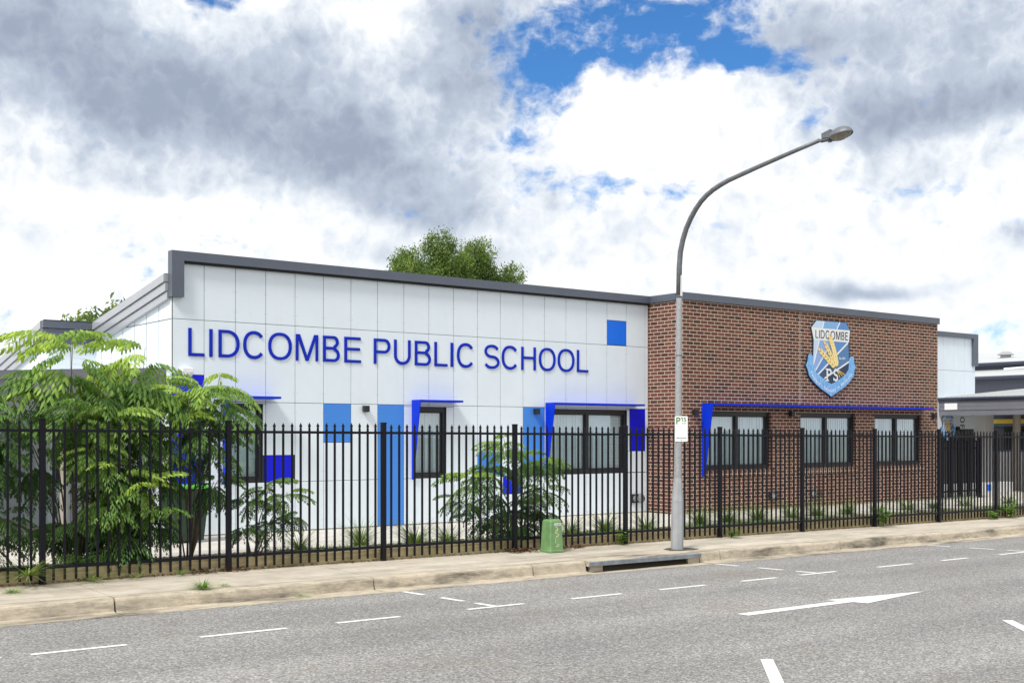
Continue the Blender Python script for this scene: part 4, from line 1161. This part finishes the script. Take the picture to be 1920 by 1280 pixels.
# bitumen collar round the foot
b = MB(); rr = random.Random(4); pts = []
for k in range(26):
    a = 2*PI*k/26; r = .27*(1+rr.uniform(-.12,.12)); x, y = lx+.05+r*1.25*math.cos(a), ly-.02+r*.75*math.sin(a)
    pts.append((x, min(14.4, y), -.027+.02*(y-13.6)+slope(x)+.004))
b.add(pts, [tuple(range(26))]); kid(b, 'bitumen_collar', M['patch'], t)

# parking sign strapped to the pole, turned towards the far kerb
rz = -rad(30)
t = empty('parking_sign', 'small white parking sign with a green P and arrow, strapped to the street lamp', 'sign', (lx, ly-.095, 1.92+0), rz=rz); t.scale = (.93,.93,.93)
def local(me, loc): upright(me, loc); return me
def plate(pts, y0, y1, m, name):
    b = MB(); b.prism(pts, y0, y1); o = b.build(name, m); o.parent = t; return o
rp = []
for cx_, cz_, a0 in ((.0975,.205,0),(-.0975,.205,90),(-.0975,-.205,180),(.0975,-.205,270)):
    for q in range(5): rp.append((cx_+.018*math.cos(rad(a0+22.5*q)), cz_+.018*math.sin(rad(a0+22.5*q))))
plate(rp, -.002, .002, M['signwhite'], 'sign_plate')
def lk(me, name):
    o = bpy.data.objects.new(name, me); col.objects.link(o); o.parent = t; return o
me = curve_mesh([[(x-.092, y+.085) for x, y in sp] for sp in glyph('P', .075, .115, .02)], .0006, M['signgreen'], 'letter_p'); upright(me, (0, -.004, 0)); lk(me, 'letter_p')
me = curve_mesh([[(x+.004, y+.128) for x, y in sp] for sp in glyph('1', .03, .072, .011)[:1]], .0006, M['signgreen'], 'time_limit'); upright(me, (0, -.004, 0)); lk(me, 'time_limit')
g5 = glyph('5', .045, .072, .011)
me = curve_mesh([[(x+.042, y+.128) for x, y in g5[0]]], .0006, M['signgreen'], 'time_limit'); upright(me, (0, -.004, 0)); lk(me, 'time_limit')
me = curve_mesh([[(x+.042, y+.128) for x, y in g5[1]]], .0006, M['signgreen'], 'time_limit'); upright(me, (0, -.0045, 0)); lk(me, 'time_limit')
me = text_mesh('MINUTE', .021, .0005, M['signgreen'], 'minute_text'); upright(me, (.006, -.004, .088)); lk(me, 'minute_text')
plate([(-.088,-.158),(-.07,-.146),(-.07,-.1535),(.07,-.1535),(.07,-.146),(.088,-.158),(.07,-.170),(.07,-.1625),(-.07,-.1625),(-.07,-.170)], -.0045, -.0025, M['signgreen'], 'double_arrow')
for z in (.19, -.195): plate([(-.006+x_, z+z_) for x_, z_ in ((0,-.006),(.012,-.006),(.012,.006),(0,.006))], -.007, -.0022, M['galvdark'], 'bolt')
b = MB()
for z in (.12, -.12): b.box(-.05, .05, .002, .03, z-.012, z+.012)
o = b.build('strap', M['galvdark']); o.parent = t

# ------------------------------------------------------------------ green utility cabinet
bx, by, bz = 12.06, 14.62, .0+slope(12)
t = empty('utility_cabinet', 'faded green tapered service cabinet standing on the footpath by the fence', 'cabinet', (bx, by, bz), rz=rad(-2))
def loc_build(mb, name, m): o = mb.build(name, m); o.parent = t; return o
def ring(w, d, ch, z): return [(-w+ch,-d,z),(w-ch,-d,z),(w,-d+ch,z),(w,d-ch,z),(w-ch,d,z),(-w+ch,d,z),(-w,d-ch,z),(-w,-d+ch,z)]
b = MB(); lv = [ring(.137,.137,.02,.035), ring(.113,.113,.018,.478), ring(.097,.097,.014,.505)]
b.add([p for r in lv for p in r], [(j*8+i, j*8+(i+1) % 8, (j+1)*8+(i+1) % 8, (j+1)*8+i) for j in range(2) for i in range(8)] + [tuple(range(16, 24))]); loc_build(b, 'cabinet_body', M['box_green'])
b = MB(); lv = [ring(.148,.148,.02,0), ring(.148,.148,.02,.026), ring(.138,.138,.02,.034)]
b.add([p for r in lv for p in r], [(j*8+i, j*8+(i+1) % 8, (j+1)*8+(i+1) % 8, (j+1)*8+i) for j in range(2) for i in range(8)] + [tuple(range(16, 24))]); loc_build(b, 'base_flange', M['box_green'])
b = MB(); zt = .43; yy = -.137+.024*(zt-.035)/.443
b.hexa([(-.035,yy-.006,zt-.02),(.085,yy-.006,zt-.02),(.085,yy+.01,zt-.02),(-.035,yy+.01,zt-.02)], [(-.035,yy-.004,zt+.02),(.085,yy-.004,zt+.02),(.085,yy+.01,zt+.02),(-.035,yy+.01,zt+.02)]); loc_build(b, 'number_plate', M['signwhite'])
me = text_mesh('A8 3001', .031, .0005, M['inkdark'], 'plate_number', bold=.0006); upright(me, (-.028, yy-.0065, zt-.011)); o = bpy.data.objects.new('plate_number', me); col.objects.link(o); o.parent = t
b = MB(); rr = random.Random(9)
def scr(path, w_=.006):
    vs = []
    for i, (x, z) in enumerate(path):
        a = path[max(0,i-1)]; c = path[min(len(path)-1,i+1)]; d = Vector((c[0]-a[0], c[1]-a[1])).normalized(); n = Vector((-d.y,d.x))*w_*rr.uniform(.6,1.3)
        y = -.137+.024*(z-.035)/.443-.0015
        vs += [(x+n.x, y, z+n.y), (x-n.x, y, z-n.y)]
    b.add(vs, [(2*i, 2*i+1, 2*i+3, 2*i+2) for i in range(len(path)-1)])
scr([(-.02,.385),(.01,.39),(.025,.372),(.012,.35),(-.02,.335),(-.03,.31),(.0,.318),(.018,.34),(.03,.365)])
scr([(-.03,.30),(.02,.29),(.045,.272),(.03,.255),(-.005,.25),(-.02,.232),(.012,.24),(.02,.262)])
scr([(-.03,.225),(-.022,.18),(-.028,.14)], .004); scr([(.0,.115),(.03,.12),(.045,.105),(.02,.09),(-.02,.088),(-.03,.1)], .004)
loc_build(b, 'paint_scrawl', M['scrawl'])
# ------------------------------------------------------------------ plants
def mesh_np(name, V, Fq, tone, mat, parent=None, smooth=False):
    me = bpy.data.meshes.new(name)
    n = len(V); k = Fq.shape[1]
    me.vertices.add(n); me.vertices.foreach_set('co', V.astype(np.float32).ravel())
    me.loops.add(Fq.size); me.loops.foreach_set('vertex_index', Fq.astype(np.int32).ravel())
    me.polygons.add(len(Fq)); me.polygons.foreach_set('loop_start', np.arange(0, Fq.size, k, dtype=np.int32))
    me.update(calc_edges=True); me.validate()
    at = me.attributes.new('tone', 'FLOAT', 'POINT'); at.data.foreach_set('value', tone.astype(np.float32))
    me.materials.append(mat)
    o = bpy.data.objects.new(name, me); col.objects.link(o)
    if parent: o.parent = parent; o.matrix_parent_inverse = Matrix.Translation(parent.location).inverted()
    return o

def frond(rng, L=.62, pairs=6, lfl=4):
    """twice-divided drooping leaf: stalk along +X, leaflets as folded lance shapes (two quads)"""
    V = []; Q = []
    def curve(s): return np.array([L*(s - .16*s*s), 0, L*(.12*s - .42*s*s)])
    def strip(p, q, w):
        o = len(V); V.extend([p+[0,w,0], p-[0,w,0], q-[0,w*.6,0], q+[0,w*.6,0]]); Q.append((o,o+1,o+2,o+3))
    def leaflet(p, d, ln):
        d = d/np.linalg.norm(d); side = np.cross(d, [0,0,1.]); side /= (np.linalg.norm(side)+1e-6); up = np.cross(side, d)
        w = ln*.17; m = p + d*ln*.38 - up*w*.1; tip = p + d*ln - up*ln*.10
        m2 = p + d*ln*.75 - up*w*.3
        o = len(V)
        V.extend([p, m+side*w-up*w*.35, m2+side*w*.62-up*w*.35, tip, m2-side*w*.62-up*w*.35, m-side*w-up*w*.35])
        Q.append((o, o+1, o+2, o+3)); Q.append((o, o+3, o+4, o+5))
    for i in range(6):
        strip(curve(i/6), curve((i+1)/6), .0032)
    for k in range(pairs+1):
        s = .26 + .74*k/pairs; base = curve(s); t = curve(min(1, s+.02)) - curve(s-.02); t /= np.linalg.norm(t)
        pl = L*(.36*math.sin(PI*min(.95, .22+.72*(1-s)*1.0+.08)) + .05)
        dirs = [np.array([0,1.,0]), np.array([0,-1.,0])] if k < pairs else [t*1.0]
        for sd in dirs:
            d0 = (sd*.86 + t*.5) if k < pairs else t
            d0 = d0/np.linalg.norm(d0)
            pl_ = pl*(rng.uniform(.85, 1.1)) if k < pairs else L*.22
            def pc(u): return base + d0*pl_*u + np.array([0,0,-.34*pl_*u*u])
            strip(pc(0), pc(1), .002)
            nl = lfl if pl_ > .12 else max(2, lfl-1)
            for j in range(nl):
                u = .22 + .72*j/max(1, nl-1)
                tt = d0 + np.array([0,0,-.7*u]); tt /= np.linalg.norm(tt)
                sv = np.cross(tt, [0,0,1.]); sv /= np.linalg.norm(sv)+1e-6
                for q in (1, -1):
                    dd = tt*.55 + sv*q*.75 + np.array([0,0,-.55-rng.uniform(0,.45)])
                    leaflet(pc(u), dd, rng.uniform(.070,.098))
            leaflet(pc(1), d0 + np.array([0,0,-.9]), .095)
    return np.array(V), np.array(Q)
_r = np.random.default_rng(5)
FR = [frond(_r, L, p, 4) for L, p in ((.62,6),(.56,5),(.68,6),(.5,5),(.6,6))]

def rotz(a): c, s_ = math.cos(a), math.sin(a); return np.array([[c,-s_,0],[s_,c,0],[0,0,1]])
def roty(a): c, s_ = math.cos(a), math.sin(a); return np.array([[c,0,s_],[0,1,0],[-s_,0,c]])
def rotx(a): c, s_ = math.cos(a), math.sin(a); return np.array([[1,0,0],[0,c,-s_],[0,s_,c]])

def sapling(name, label, base, heads, seed, group=None, ydepth=.55, cat='tree', ymin=15.02):
    """heads: (x, z, dy, reach, leaves, youth, droop). Each is the tip of a shoot with a ring of arching leaves."""
    rng = np.random.default_rng(seed)
    root = empty(name, label, cat, (base[0], base[1], base[2]), group)
    tr = MB(); VV = []; QQ = []; TT = []; off = 0
    bx_, by_, bz_ = base
    for (x, z, dy, reach, nl, youth, droop) in heads:
        tip = np.array([x, by_+dy, z])
        # shoot from the foot
        h0 = np.array([bx_ + (x-bx_)*.08, by_+dy*.08, bz_-.05]); mid = np.array([bx_ + (x-bx_)*.42 + rng.uniform(-.05,.05), by_+dy*.5, bz_ + (z-bz_)*.52])
        tr.tube([h0, (h0*.5+mid*.5)+rng.uniform(-.02,.02,3), mid, mid*.45+tip*.55+rng.uniform(-.02,.02,3), tip], [.013,.011,.009,.007,.004], 6)
        nl = int(nl*(1.0 if z > 1.9 else 1.2))
        for k in range(nl):
            a = 2*PI*k/nl*1.7 + rng.uniform(-.35,.35) + k*.0
            lvl = rng.random()
            p = tip + (mid-tip)*(.42*lvl**1.3)
            pit = .62 - 1.0*lvl - droop + rng.uniform(-.18,.18)
            V, Q = FR[rng.integers(len(FR))]
            sc_ = reach/.6*(.78+.34*rng.random())*(1-.1*(lvl > .8))
            R_ = rotz(a) @ roty(-pit) @ rotx(rng.uniform(-.3,.3))
            W = (V*sc_*np.array([1,1,1])) @ R_.T + p
            if W[:,1].min() < ymin and rng.random() < .8:      # most leaves stay behind the fence
                W[:,1] = np.where(W[:,1] < ymin, ymin + (ymin-W[:,1])*.35, W[:,1])
            W[:,2] = np.maximum(W[:,2], .06)
            VV.append(W); QQ.append(Q+off); off += len(W)
            tn = np.clip(.10 + youth*.62 - .28*lvl + rng.uniform(-.14,.18), 0, .72)
            TT.append(np.full(len(W), tn))
    kid(tr, 'trunk', M['stemgreen'] if bz_ > 5 else M['bark'], root, smooth=True)
    mesh_np('crown', np.concatenate(VV), np.concatenate(QQ), np.concatenate(TT), M['cedar'], root)
    return root

def fill(rng, x0, x1, z0, z1, n, reach=.42, dyr=(-.3,.5), nl=9, youth=.35):
    return [(rng.uniform(x0,x1), rng.uniform(z0,z1), rng.uniform(*dyr), reach*rng.uniform(.8,1.15), nl, youth*rng.uniform(.3,1.3), rng.uniform(.1,.4)) for _ in range(n)]
rf = random.Random(21)
class RR:
    def uniform(s, a, b): return rf.uniform(a, b)
R0 = RR()
GRP = 'feathery saplings pushing up behind the black fence'
sapling('cedar_sapling', 'tallest feathery sapling, its pale top arching above the left fence post', (5.0, 15.75, .12),
        [(4.97,3.03,0,.84,14,1.0,.05),(4.62,2.62,.1,.62,9,.6,.1),(5.3,2.45,-.1,.55,9,.55,.15),(4.2,2.40,.1,.6,11,.5,.15),(5.5,2.4,.2,.5,10,.4,.2),(4.9,2.2,-.3,.55,12,.7,.1),(5.3,2.05,-.35,.55,12,.8,.05)]
        + fill(R0, 4.3,5.6,.5,1.75,8), 11, GRP)
sapling('cedar_sapling', 'second tall feathery sapling, pale shoots level with the eaves beside the school lettering', (5.85, 15.9, .11),
        [(6.02,3.01,.1,.80,14,.95,.05),(6.2,2.58,.15,.55,8,.65,.08),(5.65,2.48,.2,.5,8,.5,.15),(6.05,2.38,-.1,.55,11,.4,.2),(5.6,2.12,-.35,.55,12,.85,.05),(6.15,2.0,-.3,.55,12,.75,.05),(5.95,1.75,-.3,.5,10,.6,.1)]
        + fill(R0, 5.2,6.1,.45,1.6,8), 12, GRP)
sapling('cedar_sapling', 'broad sapling leaning across the deep blue corner panel and left window', (6.5, 15.7, .11),
        [(7.02,2.66,.1,.70,13,.9,.05),(6.75,2.42,-.1,.5,11,.6,.1),(7.1,2.22,.2,.52,11,.45,.2),(6.45,2.3,-.15,.5,11,.8,.05),(6.7,1.95,-.2,.5,11,.5,.2),(7.0,1.8,.1,.42,9,.3,.3)]
        + fill(R0, 6.25,6.95,1.15,1.75,4,.36), 13, GRP)
sapling('cedar_sapling', 'dense dark sapling at the far left end of the fence', (3.75, 15.7, .12),
        [(3.95,2.25,0,.55,11,.55,.1),(3.5,2.4,.1,.6,11,.5,.1),(4.05,1.9,-.2,.5,10,.5,.1)] + fill(R0, 3.1,4.4,.35,1.8,9), 14, GRP)
sapling('cedar_bush', 'low bright feathery bush pressing through the pickets between the first two posts', (5.35, 15.3, .13),
        [(5.35,1.42,-.1,.48,11,.9,.0),(5.05,1.72,-.1,.42,9,.8,.0),(5.62,1.15,-.12,.5,11,1.0,.0),(5.25,1.0,-.1,.46,11,.75,.05),(5.85,.85,-.1,.42,10,.6,.1),(5.5,.62,-.05,.42,10,.45,.15)] + fill(R0, 4.8,6.2,.25,.8,9,.4,(-.1,.4)), 15, GRP, ymin=14.80)
sapling('cedar_bush', 'short leafy sapling right of the second fence post, below the left window', (7.35, 15.5, .10),
        [(7.62,1.12,0,.38,9,.65,.1),(7.95,1.0,.1,.34,8,.7,.1),(7.35,.9,.1,.32,8,.4,.2),(7.75,.62,.1,.32,8,.35,.2),(7.2,.55,0,.3,8,.3,.2),(8.1,.7,.1,.26,7,.4,.3)], 16, GRP)
sapling('cedar_sapling', 'lone spreading sapling in front of the sky blue panels, beside the green cabinet', (12.0, 15.4, .09),
        [(11.78,1.75,.1,.46,10,.8,.0),(12.3,1.5,.0,.46,10,.8,.05),(12.62,1.38,.1,.40,9,.5,.1),(11.45,1.36,.1,.44,10,.45,.15),(11.05,1.15,.1,.46,10,.75,.05),(10.85,.85,.15,.34,8,.3,.2),
         (11.5,.95,.1,.42,9,.35,.2),(12.45,1.0,-.1,.42,10,.85,.05),(12.2,.72,-.15,.40,10,.4,.1),(11.9,.55,.1,.42,10,.3,.2),(11.35,.5,.2,.38,9,.3,.2),(12.5,.55,-.1,.34,9,.45,.15),(12.1,.38,-.1,.34,9,.3,.2),(11.7,.35,0,.32,8,.25,.2)], 17, GRP)

# ---- big gum tree behind the school
def gum(name, label, cx, cy, base_z, clumps, seed, nleaf, ll, mat='gum', trunk_r=.3, group=None):
    rng = np.random.default_rng(seed)
    root = empty(name, label, 'tree', (cx, cy, base_z), group)
    tr = MB(); top = min(c[2] for c in clumps)
    tr.tube([(cx,cy,base_z-.2),(cx+.1,cy,base_z+(top-base_z)*.5),(cx,cy,top-.6)], [trunk_r,trunk_r*.8,trunk_r*.6], 10)
    for (x, y, z, r) in clumps:
        tr.tube([(cx,cy,top-.8),((cx+x)/2,(cy+y)/2,(top-.8+z)/2+.2),(x,y,z)], [trunk_r*.5,trunk_r*.3,trunk_r*.08], 6)
    kid(tr, 'trunk', M['bark'], root, smooth=True)
    P = []; T = []
    tot = sum(c[3]**2 for c in clumps)
    for (x, y, z, r) in clumps:
        n = int(nleaf*r*r/tot); ns = max(5, n//28)
        d = rng.normal(size=(ns,3)); d /= np.linalg.norm(d, axis=1)[:,None]
        rr_ = r*(.45+.6*rng.random(ns)**.6)
        cs = np.array([x,y,z]) + d*rr_[:,None]*np.array([1,1,.85])
        ct = rng.uniform(.1,.7,ns)
        idx_ = rng.integers(0, ns, n)
        st = rng.normal(size=(n,3))*np.array([.135,.135,.17])*r**.5*1.0; st[:,2] -= np.abs(rng.normal(size=n))*.12
        P.append(cs[idx_]+st); T.append(np.clip(ct[idx_]+rng.uniform(-.12,.12,n),0,.7))
    P = np.concatenate(P); T = np.concatenate(T); n = len(P)
    dirv = rng.normal(size=(n,3))*np.array([.75,.75,.4]); dirv[:,2] -= .8; dirv /= np.linalg.norm(dirv,axis=1)[:,None]
    sv = np.cross(dirv, rng.normal(size=(n,3))); sv /= np.linalg.norm(sv,axis=1)[:,None]
    L = ll*rng.uniform(.7,1.3,n)[:,None]
    V = np.stack([P, P+dirv*L*.45+sv*L*.2, P+dirv*L, P+dirv*L*.45-sv*L*.2], 1).reshape(-1,3)
    Q = np.arange(4*n).reshape(-1,4)
    mesh_np('crown', V, Q, np.repeat(T,4), M[mat], root)
    return root
cl = []
rg = random.Random(8)
for x, z, r in ((30.2,10.35,.75),(29.75,9.75,.8),(30.6,9.7,.95),(29.0,9.3,.75),(28.35,9.0,.65),(30.0,9.0,.95),(31.3,9.2,.85),(32.2,10.15,.75),(32.75,9.75,.8),(32.0,9.4,.9),(33.2,9.2,.75),(33.0,8.7,.8),(34.15,9.35,.55),(34.5,8.95,.6),(33.9,8.8,.55),(31.0,8.4,1.0),(29.0,8.4,.9),(33.0,8.0,1.0),(31.8,7.4,1.3),(29.8,7.4,1.3),(33.8,7.6,1.0),(28.2,8.1,.7)):
    cl.append((x, 45+rg.uniform(-1.1,1.1), z, r))
gum('gum_tree', 'large olive green gum tree rising behind the roof of the school', 31.3, 45, 0, cl, 31, 62000, .125, trunk_r=.35)
gum('garden_tree', 'small dark tree showing over the sloping roof edge at the left', 11.2, 33, 0, [(10.5,33,4.6,.45),(11.0,33.2,4.85,.5),(11.4,33,5.0,.5),(11.8,33.1,5.25,.35),(10.2,33,4.75,.2),(11.2,33,4.2,.6)], 32, 3200, .16, trunk_r=.12)

# ---- strappy clumps
def clump_mesh(seed, n, ln, w, spread, tone0, lean=0.):
    rng = np.random.default_rng(seed); V = []; Q = []; T = []
    for k in range(n):
        a = rng.uniform(0, 2*PI); el_ = rng.uniform(.15, .95) if spread > .88 else rng.uniform(.25, 1.2) if spread > .5 else rng.uniform(.7,1.5)
        L = ln*rng.uniform(.55,1.1); r0 = rng.uniform(0,.06)
        d = np.array([math.cos(a), math.sin(a), 0.]); s_ = np.array([-math.sin(a), math.cos(a), 0.])
        base = d*r0; o = len(V); seg = 5; tn = np.clip(tone0 + rng.uniform(-.3,.3), 0, .72)
        for i in range(seg+1):
            u = i/seg
            p = base + d*(L*u*math.cos(el_)*(1+.5*u)) + np.array([0,0,L*(u*math.sin(el_) - .38*u*u*(1.1-.5*math.sin(el_)))])
            p[2] = max(p[2], .012)
            ww = w*(1-u**1.6)*.5+.0006
            V += [p+s_*ww, p-s_*ww]; T += [tn, tn]
        for i in range(seg): Q.append((o+2*i, o+2*i+1, o+2*i+3, o+2*i+2))
    return np.array(V), np.array(Q), np.array(T)
def clump(name, label, cat, x, y, z, seed, n, ln, w, spread=.8, tone=.35, mat='strap', group=None):
    V, Q, T = clump_mesh(seed, n, ln, w, spread, tone)
    V = V*np.array([1,1,1.])
    o = mesh_np(name, V, Q, T, M[mat]); o.location = (x, y, z); return tag(o, label, cat, group)
SG = 'strappy tussocks along the bed behind the fence'
for i, (x, y, lab, n, ln) in enumerate([
    (8.62,16.5,'strappy tussock nearest the left window, in front of white panels',70,.5),
    (9.65,16.45,'strappy tussock in front of the white panels, left of the tall sky blue strip',110,.62),
    (10.45,16.1,'strappy tussock just right of the third post, in front of the tall sky blue strip',120,.62),
    (11.15,16.2,'strappy tussock half hidden by the lone spreading sapling',80,.55),
    (13.9,16.3,'strappy tussock below the wide window, between cabinet and street lamp',80,.55),
    (14.7,16.3,'full strappy tussock beneath the deep blue panel by the brick corner',120,.62),
    (15.65,16.2,'strappy tussock just left of the street lamp',110,.55),
    (17.6,16.7,'strappy tussock right of the street lamp, under the start of the long hood',120,.62),
    (18.55,16.8,'strappy tussock under the first brick window, left part',120,.66),
    (19.45,16.8,'strappy tussock under the first brick window, right part',120,.62),
    (20.6,16.85,'strappy tussock before the brick pier after the first window',110,.6),
    (21.55,16.9,'strappy tussock under the second brick window, left part',120,.66),
    (22.5,16.8,'strappy tussock under the second brick window, right part',110,.6),
    (23.6,16.8,'small strappy tussock before the pier between the last two windows',80,.5),
    (24.9,16.9,'strappy tussock under the last brick window',110,.6),
    (25.9,16.8,'dark full strappy tussock near the far brick corner',120,.56),
    (27.4,16.9,'strappy tussock in front of the inner gate',100,.6),
    (29.2,16.8,'strappy tussock at the right end, before the entry room',100,.6)]):
    clump('strappy_tussock', lab, 'plant', x, y, .06+slope(x), 100+i, int(n*2.6), ln*1.12, .0085, .8, .46 if i != 15 else .08, 'strap', SG)
WG = 'grass tufts growing from cracks along the footpath'
clump('grass_tuft', 'bushy green grass tuft on the kerb edge at the left', 'grass tuft', 5.80, 13.57, -.02+slope(5.8), 201, 150, .17, .007, .8, .5, 'weed', WG)
clump('grass_tuft', 'tiny flat tuft right of the bushy one on the kerb edge', 'grass tuft', 6.10, 13.62, -.02+slope(6), 202, 40, .10, .006, .9, .6, 'weed', WG)
clump('grass_tuft', 'tall pale drooping grass through the fence at the first post', 'grass tuft', 4.15, 14.82, .12+slope(4.3), 203, 120, .62, .010, .95, .62, 'strap', WG)
clump('grass_tuft', 'long straggling grass lying along the sleeper right of the first post', 'grass tuft', 4.95, 14.84, .0+slope(5), 204, 60, .36, .008, .95, .66, 'strap', WG)
clump('grass_tuft', 'thin straggling grass farther right along the same sleeper', 'grass tuft', 5.45, 14.86, .0+slope(5), 208, 34, .30, .007, .95, .6, 'strap', WG)
clump('grass_tuft', 'sparse upright grass by the sleeper below the feathery bush', 'grass tuft', 6.05, 14.84, .0+slope(6), 205, 26, .28, .007, .7, .5, 'strap', WG)
clump('grass_tuft', 'low green tuft on the footpath at the left edge of the view', 'grass tuft', 3.86, 14.4, -.01+slope(3.8), 206, 60, .12, .008, .9, .62, 'weed', WG)
clump('grass_tuft', 'tiny green tuft in the gutter below the kerb', 'grass tuft', 7.02, 13.33, -.185+slope(7), 207, 30, .09, .006, .9, .6, 'weed', WG)
def weed(label, x, y, z, w, h, seed, n, tone=.5):
    rng = np.random.default_rng(seed); V = []; Q = []; T = []; 
    root = empty('leafy_weed', label, 'weed', (x, y, z), 'leafy weeds at the foot of the fence')
    tr = MB()
    for k in range(max(5, n//14)):
        a = rng.uniform(0,2*PI); e_ = np.array([math.cos(a)*w*rng.uniform(.2,1), math.sin(a)*.16*rng.uniform(.2,1), h*rng.uniform(.35,1)])
        tr.tube([(x,y,z), (x+e_[0]*.4, y+e_[1]*.4, z+e_[2]*.65), (x+e_[0], y+e_[1], z+e_[2])], [.005,.004,.002], 5)
        for j in range(14):
            u = rng.uniform(.25,1.02); p = e_*np.array([u,u,u**.8]) + rng.normal(size=3)*.025
            p[2] = max(.01, p[2])
            a2 = rng.uniform(0,2*PI); d = np.array([math.cos(a2), math.sin(a2), rng.uniform(-.3,.6)]); d /= np.linalg.norm(d)
            s_ = np.cross(d,[0,0,1.]); s_ /= np.linalg.norm(s_); L = rng.uniform(.045,.085); o = len(V); tn = np.clip(tone+rng.uniform(-.35,.25),0,.72)
            up = np.cross(s_, d)
            V += [p, p+d*L*.35+s_*L*.3-up*.006, p+d*L*.75+s_*L*.22-up*.01, p+d*L-up*.02, p+d*L*.75-s_*L*.22-up*.01, p+d*L*.35-s_*L*.3-up*.006]; T += [tn]*6
            Q += [(o,o+1,o+2,o+3),(o,o+3,o+4,o+5)]
    kid(tr, 'stem', M['stemgreen'], root)
    o = mesh_np('leaves', np.array(V)+np.array([x,y,z]), np.array(Q), np.array(T), M['weed'], root)
    return root
weed('leafy weed at the fence foot between green cabinet and street lamp', 13.80, 14.85, .0+slope(13.8), .2, .26, 301, 90)
weed('small low weed at the fence foot right of the street lamp', 16.42, 14.80, .0+slope(16.4), .16, .13, 302, 60)
weed('climbing weed on a fence post below the last brick window', 20.98, 14.80, .0+slope(20.9), .34, .58, 303, 170, .42)
weed('pale spreading weed at the fence foot, left one of the pair at the far end', 25.15, 14.80, .0+slope(25), .36, .24, 304, 150, .6)
weed('large pale weed under the far fence post at the right', 25.85, 14.82, .0+slope(25.8), .46, .44, 305, 230, .6)

# ---- dead leaves gathered by the cabinet and along the sleepers
rng = np.random.default_rng(77); V = []; Q = []; T = []
def scatter(x0, x1, y0, y1, n, s0_, pile=.03):
    for k in range(n):
        x = rng.uniform(x0,x1); y = y1 - abs(rng.normal())*(y1-y0)*.45
        if y < y0: continue
        z = -.027+.02*(y-13.6)+slope(x)+.008+rng.random()*pile; L = s0_*rng.uniform(.6,1.3)
        d = rng.normal(size=3)*np.array([1,1,.3]); d /= np.linalg.norm(d); s_ = np.cross(d, rng.normal(size=3)*np.array([.25,.25,0])+[0,0,1]); s_ /= np.linalg.norm(s_)
        p = np.array([x,y,z]); o = len(V); t_ = rng.uniform(0,.7)
        V.extend([p-d*L*.5, p+s_*L*.24+[0,0,.006], p+d*L*.5, p-s_*L*.24+[0,0,.006]]); T.extend([t_]*4); Q.append((o,o+1,o+2,o+3))
scatter(11.35,11.85,14.62,14.97,230,.06,.05); scatter(12.3,12.95,14.7,14.97,170,.06,.045); scatter(6.2,7.1,14.75,14.97,110,.06,.05); scatter(3.0,28,14.86,14.98,1500,.038,.015)
scatter(3,8,14.8,14.975,160,.05,.02)
tag(mesh_np('leaf_litter', np.array(V), np.array(Q), np.array(T), M['litter']), 'brown dead leaves gathered at the foot of the fence', 'leaf litter', kind='stuff')
# ---- low ground cover and mulch scraps in the planted strip
V = []; Q = []; T = []
for k in range(3800):
    x = rng.uniform(2.5,30); y = rng.uniform(15.08,16.7); z = .155-.1*(y-15.04)/1.7+slope(x)+.004
    L = rng.uniform(.02,.06) ; d = rng.normal(size=3)*np.array([1,1,.35]); d /= np.linalg.norm(d); s_ = np.cross(d,[0,0,1.]); s_ /= np.linalg.norm(s_)
    p = np.array([x,y,z]); o = len(V); t_ = rng.uniform(0,.7); V.extend([p-d*L*.5,p+s_*L*.28+[0,0,.012],p+d*L*.5,p-s_*L*.28+[0,0,.01]]); T.extend([t_]*4); Q.append((o,o+1,o+2,o+3))
tag(mesh_np('bed_litter', np.array(V), np.array(Q), np.array(T), M['litter']), 'dry leaf scraps and bark over the planted strip', 'leaf litter', kind='stuff')
V = []; Q = []; T = []
for k in range(2600):
    x = rng.uniform(8,29); y = rng.uniform(15.2,16.75)
    if mnoise.noise(Vector((x*1.1, y*1.1, 3))) < .02: continue
    z = .155-.1*(y-15.04)/1.7+slope(x)
    for j in range(3):
        a = rng.uniform(0,2*PI); L = rng.uniform(.04,.12); d = np.array([math.cos(a)*.5,math.sin(a)*.5,rng.uniform(.4,1.)]); s_ = np.array([-math.sin(a),math.cos(a),0])*.006
        p = np.array([x,y,z]); o = len(V); t_ = rng.uniform(.1,.7); V.extend([p+s_,p+d*L*.6+s_*.8,p+d*L,p-s_]); T.extend([t_]*4); Q.append((o,o+1,o+2,o+3))
tag(mesh_np('ground_cover', np.array(V), np.array(Q), np.array(T), M['weed']), 'patchy short grass in the planted strip', 'grass', kind='stuff')
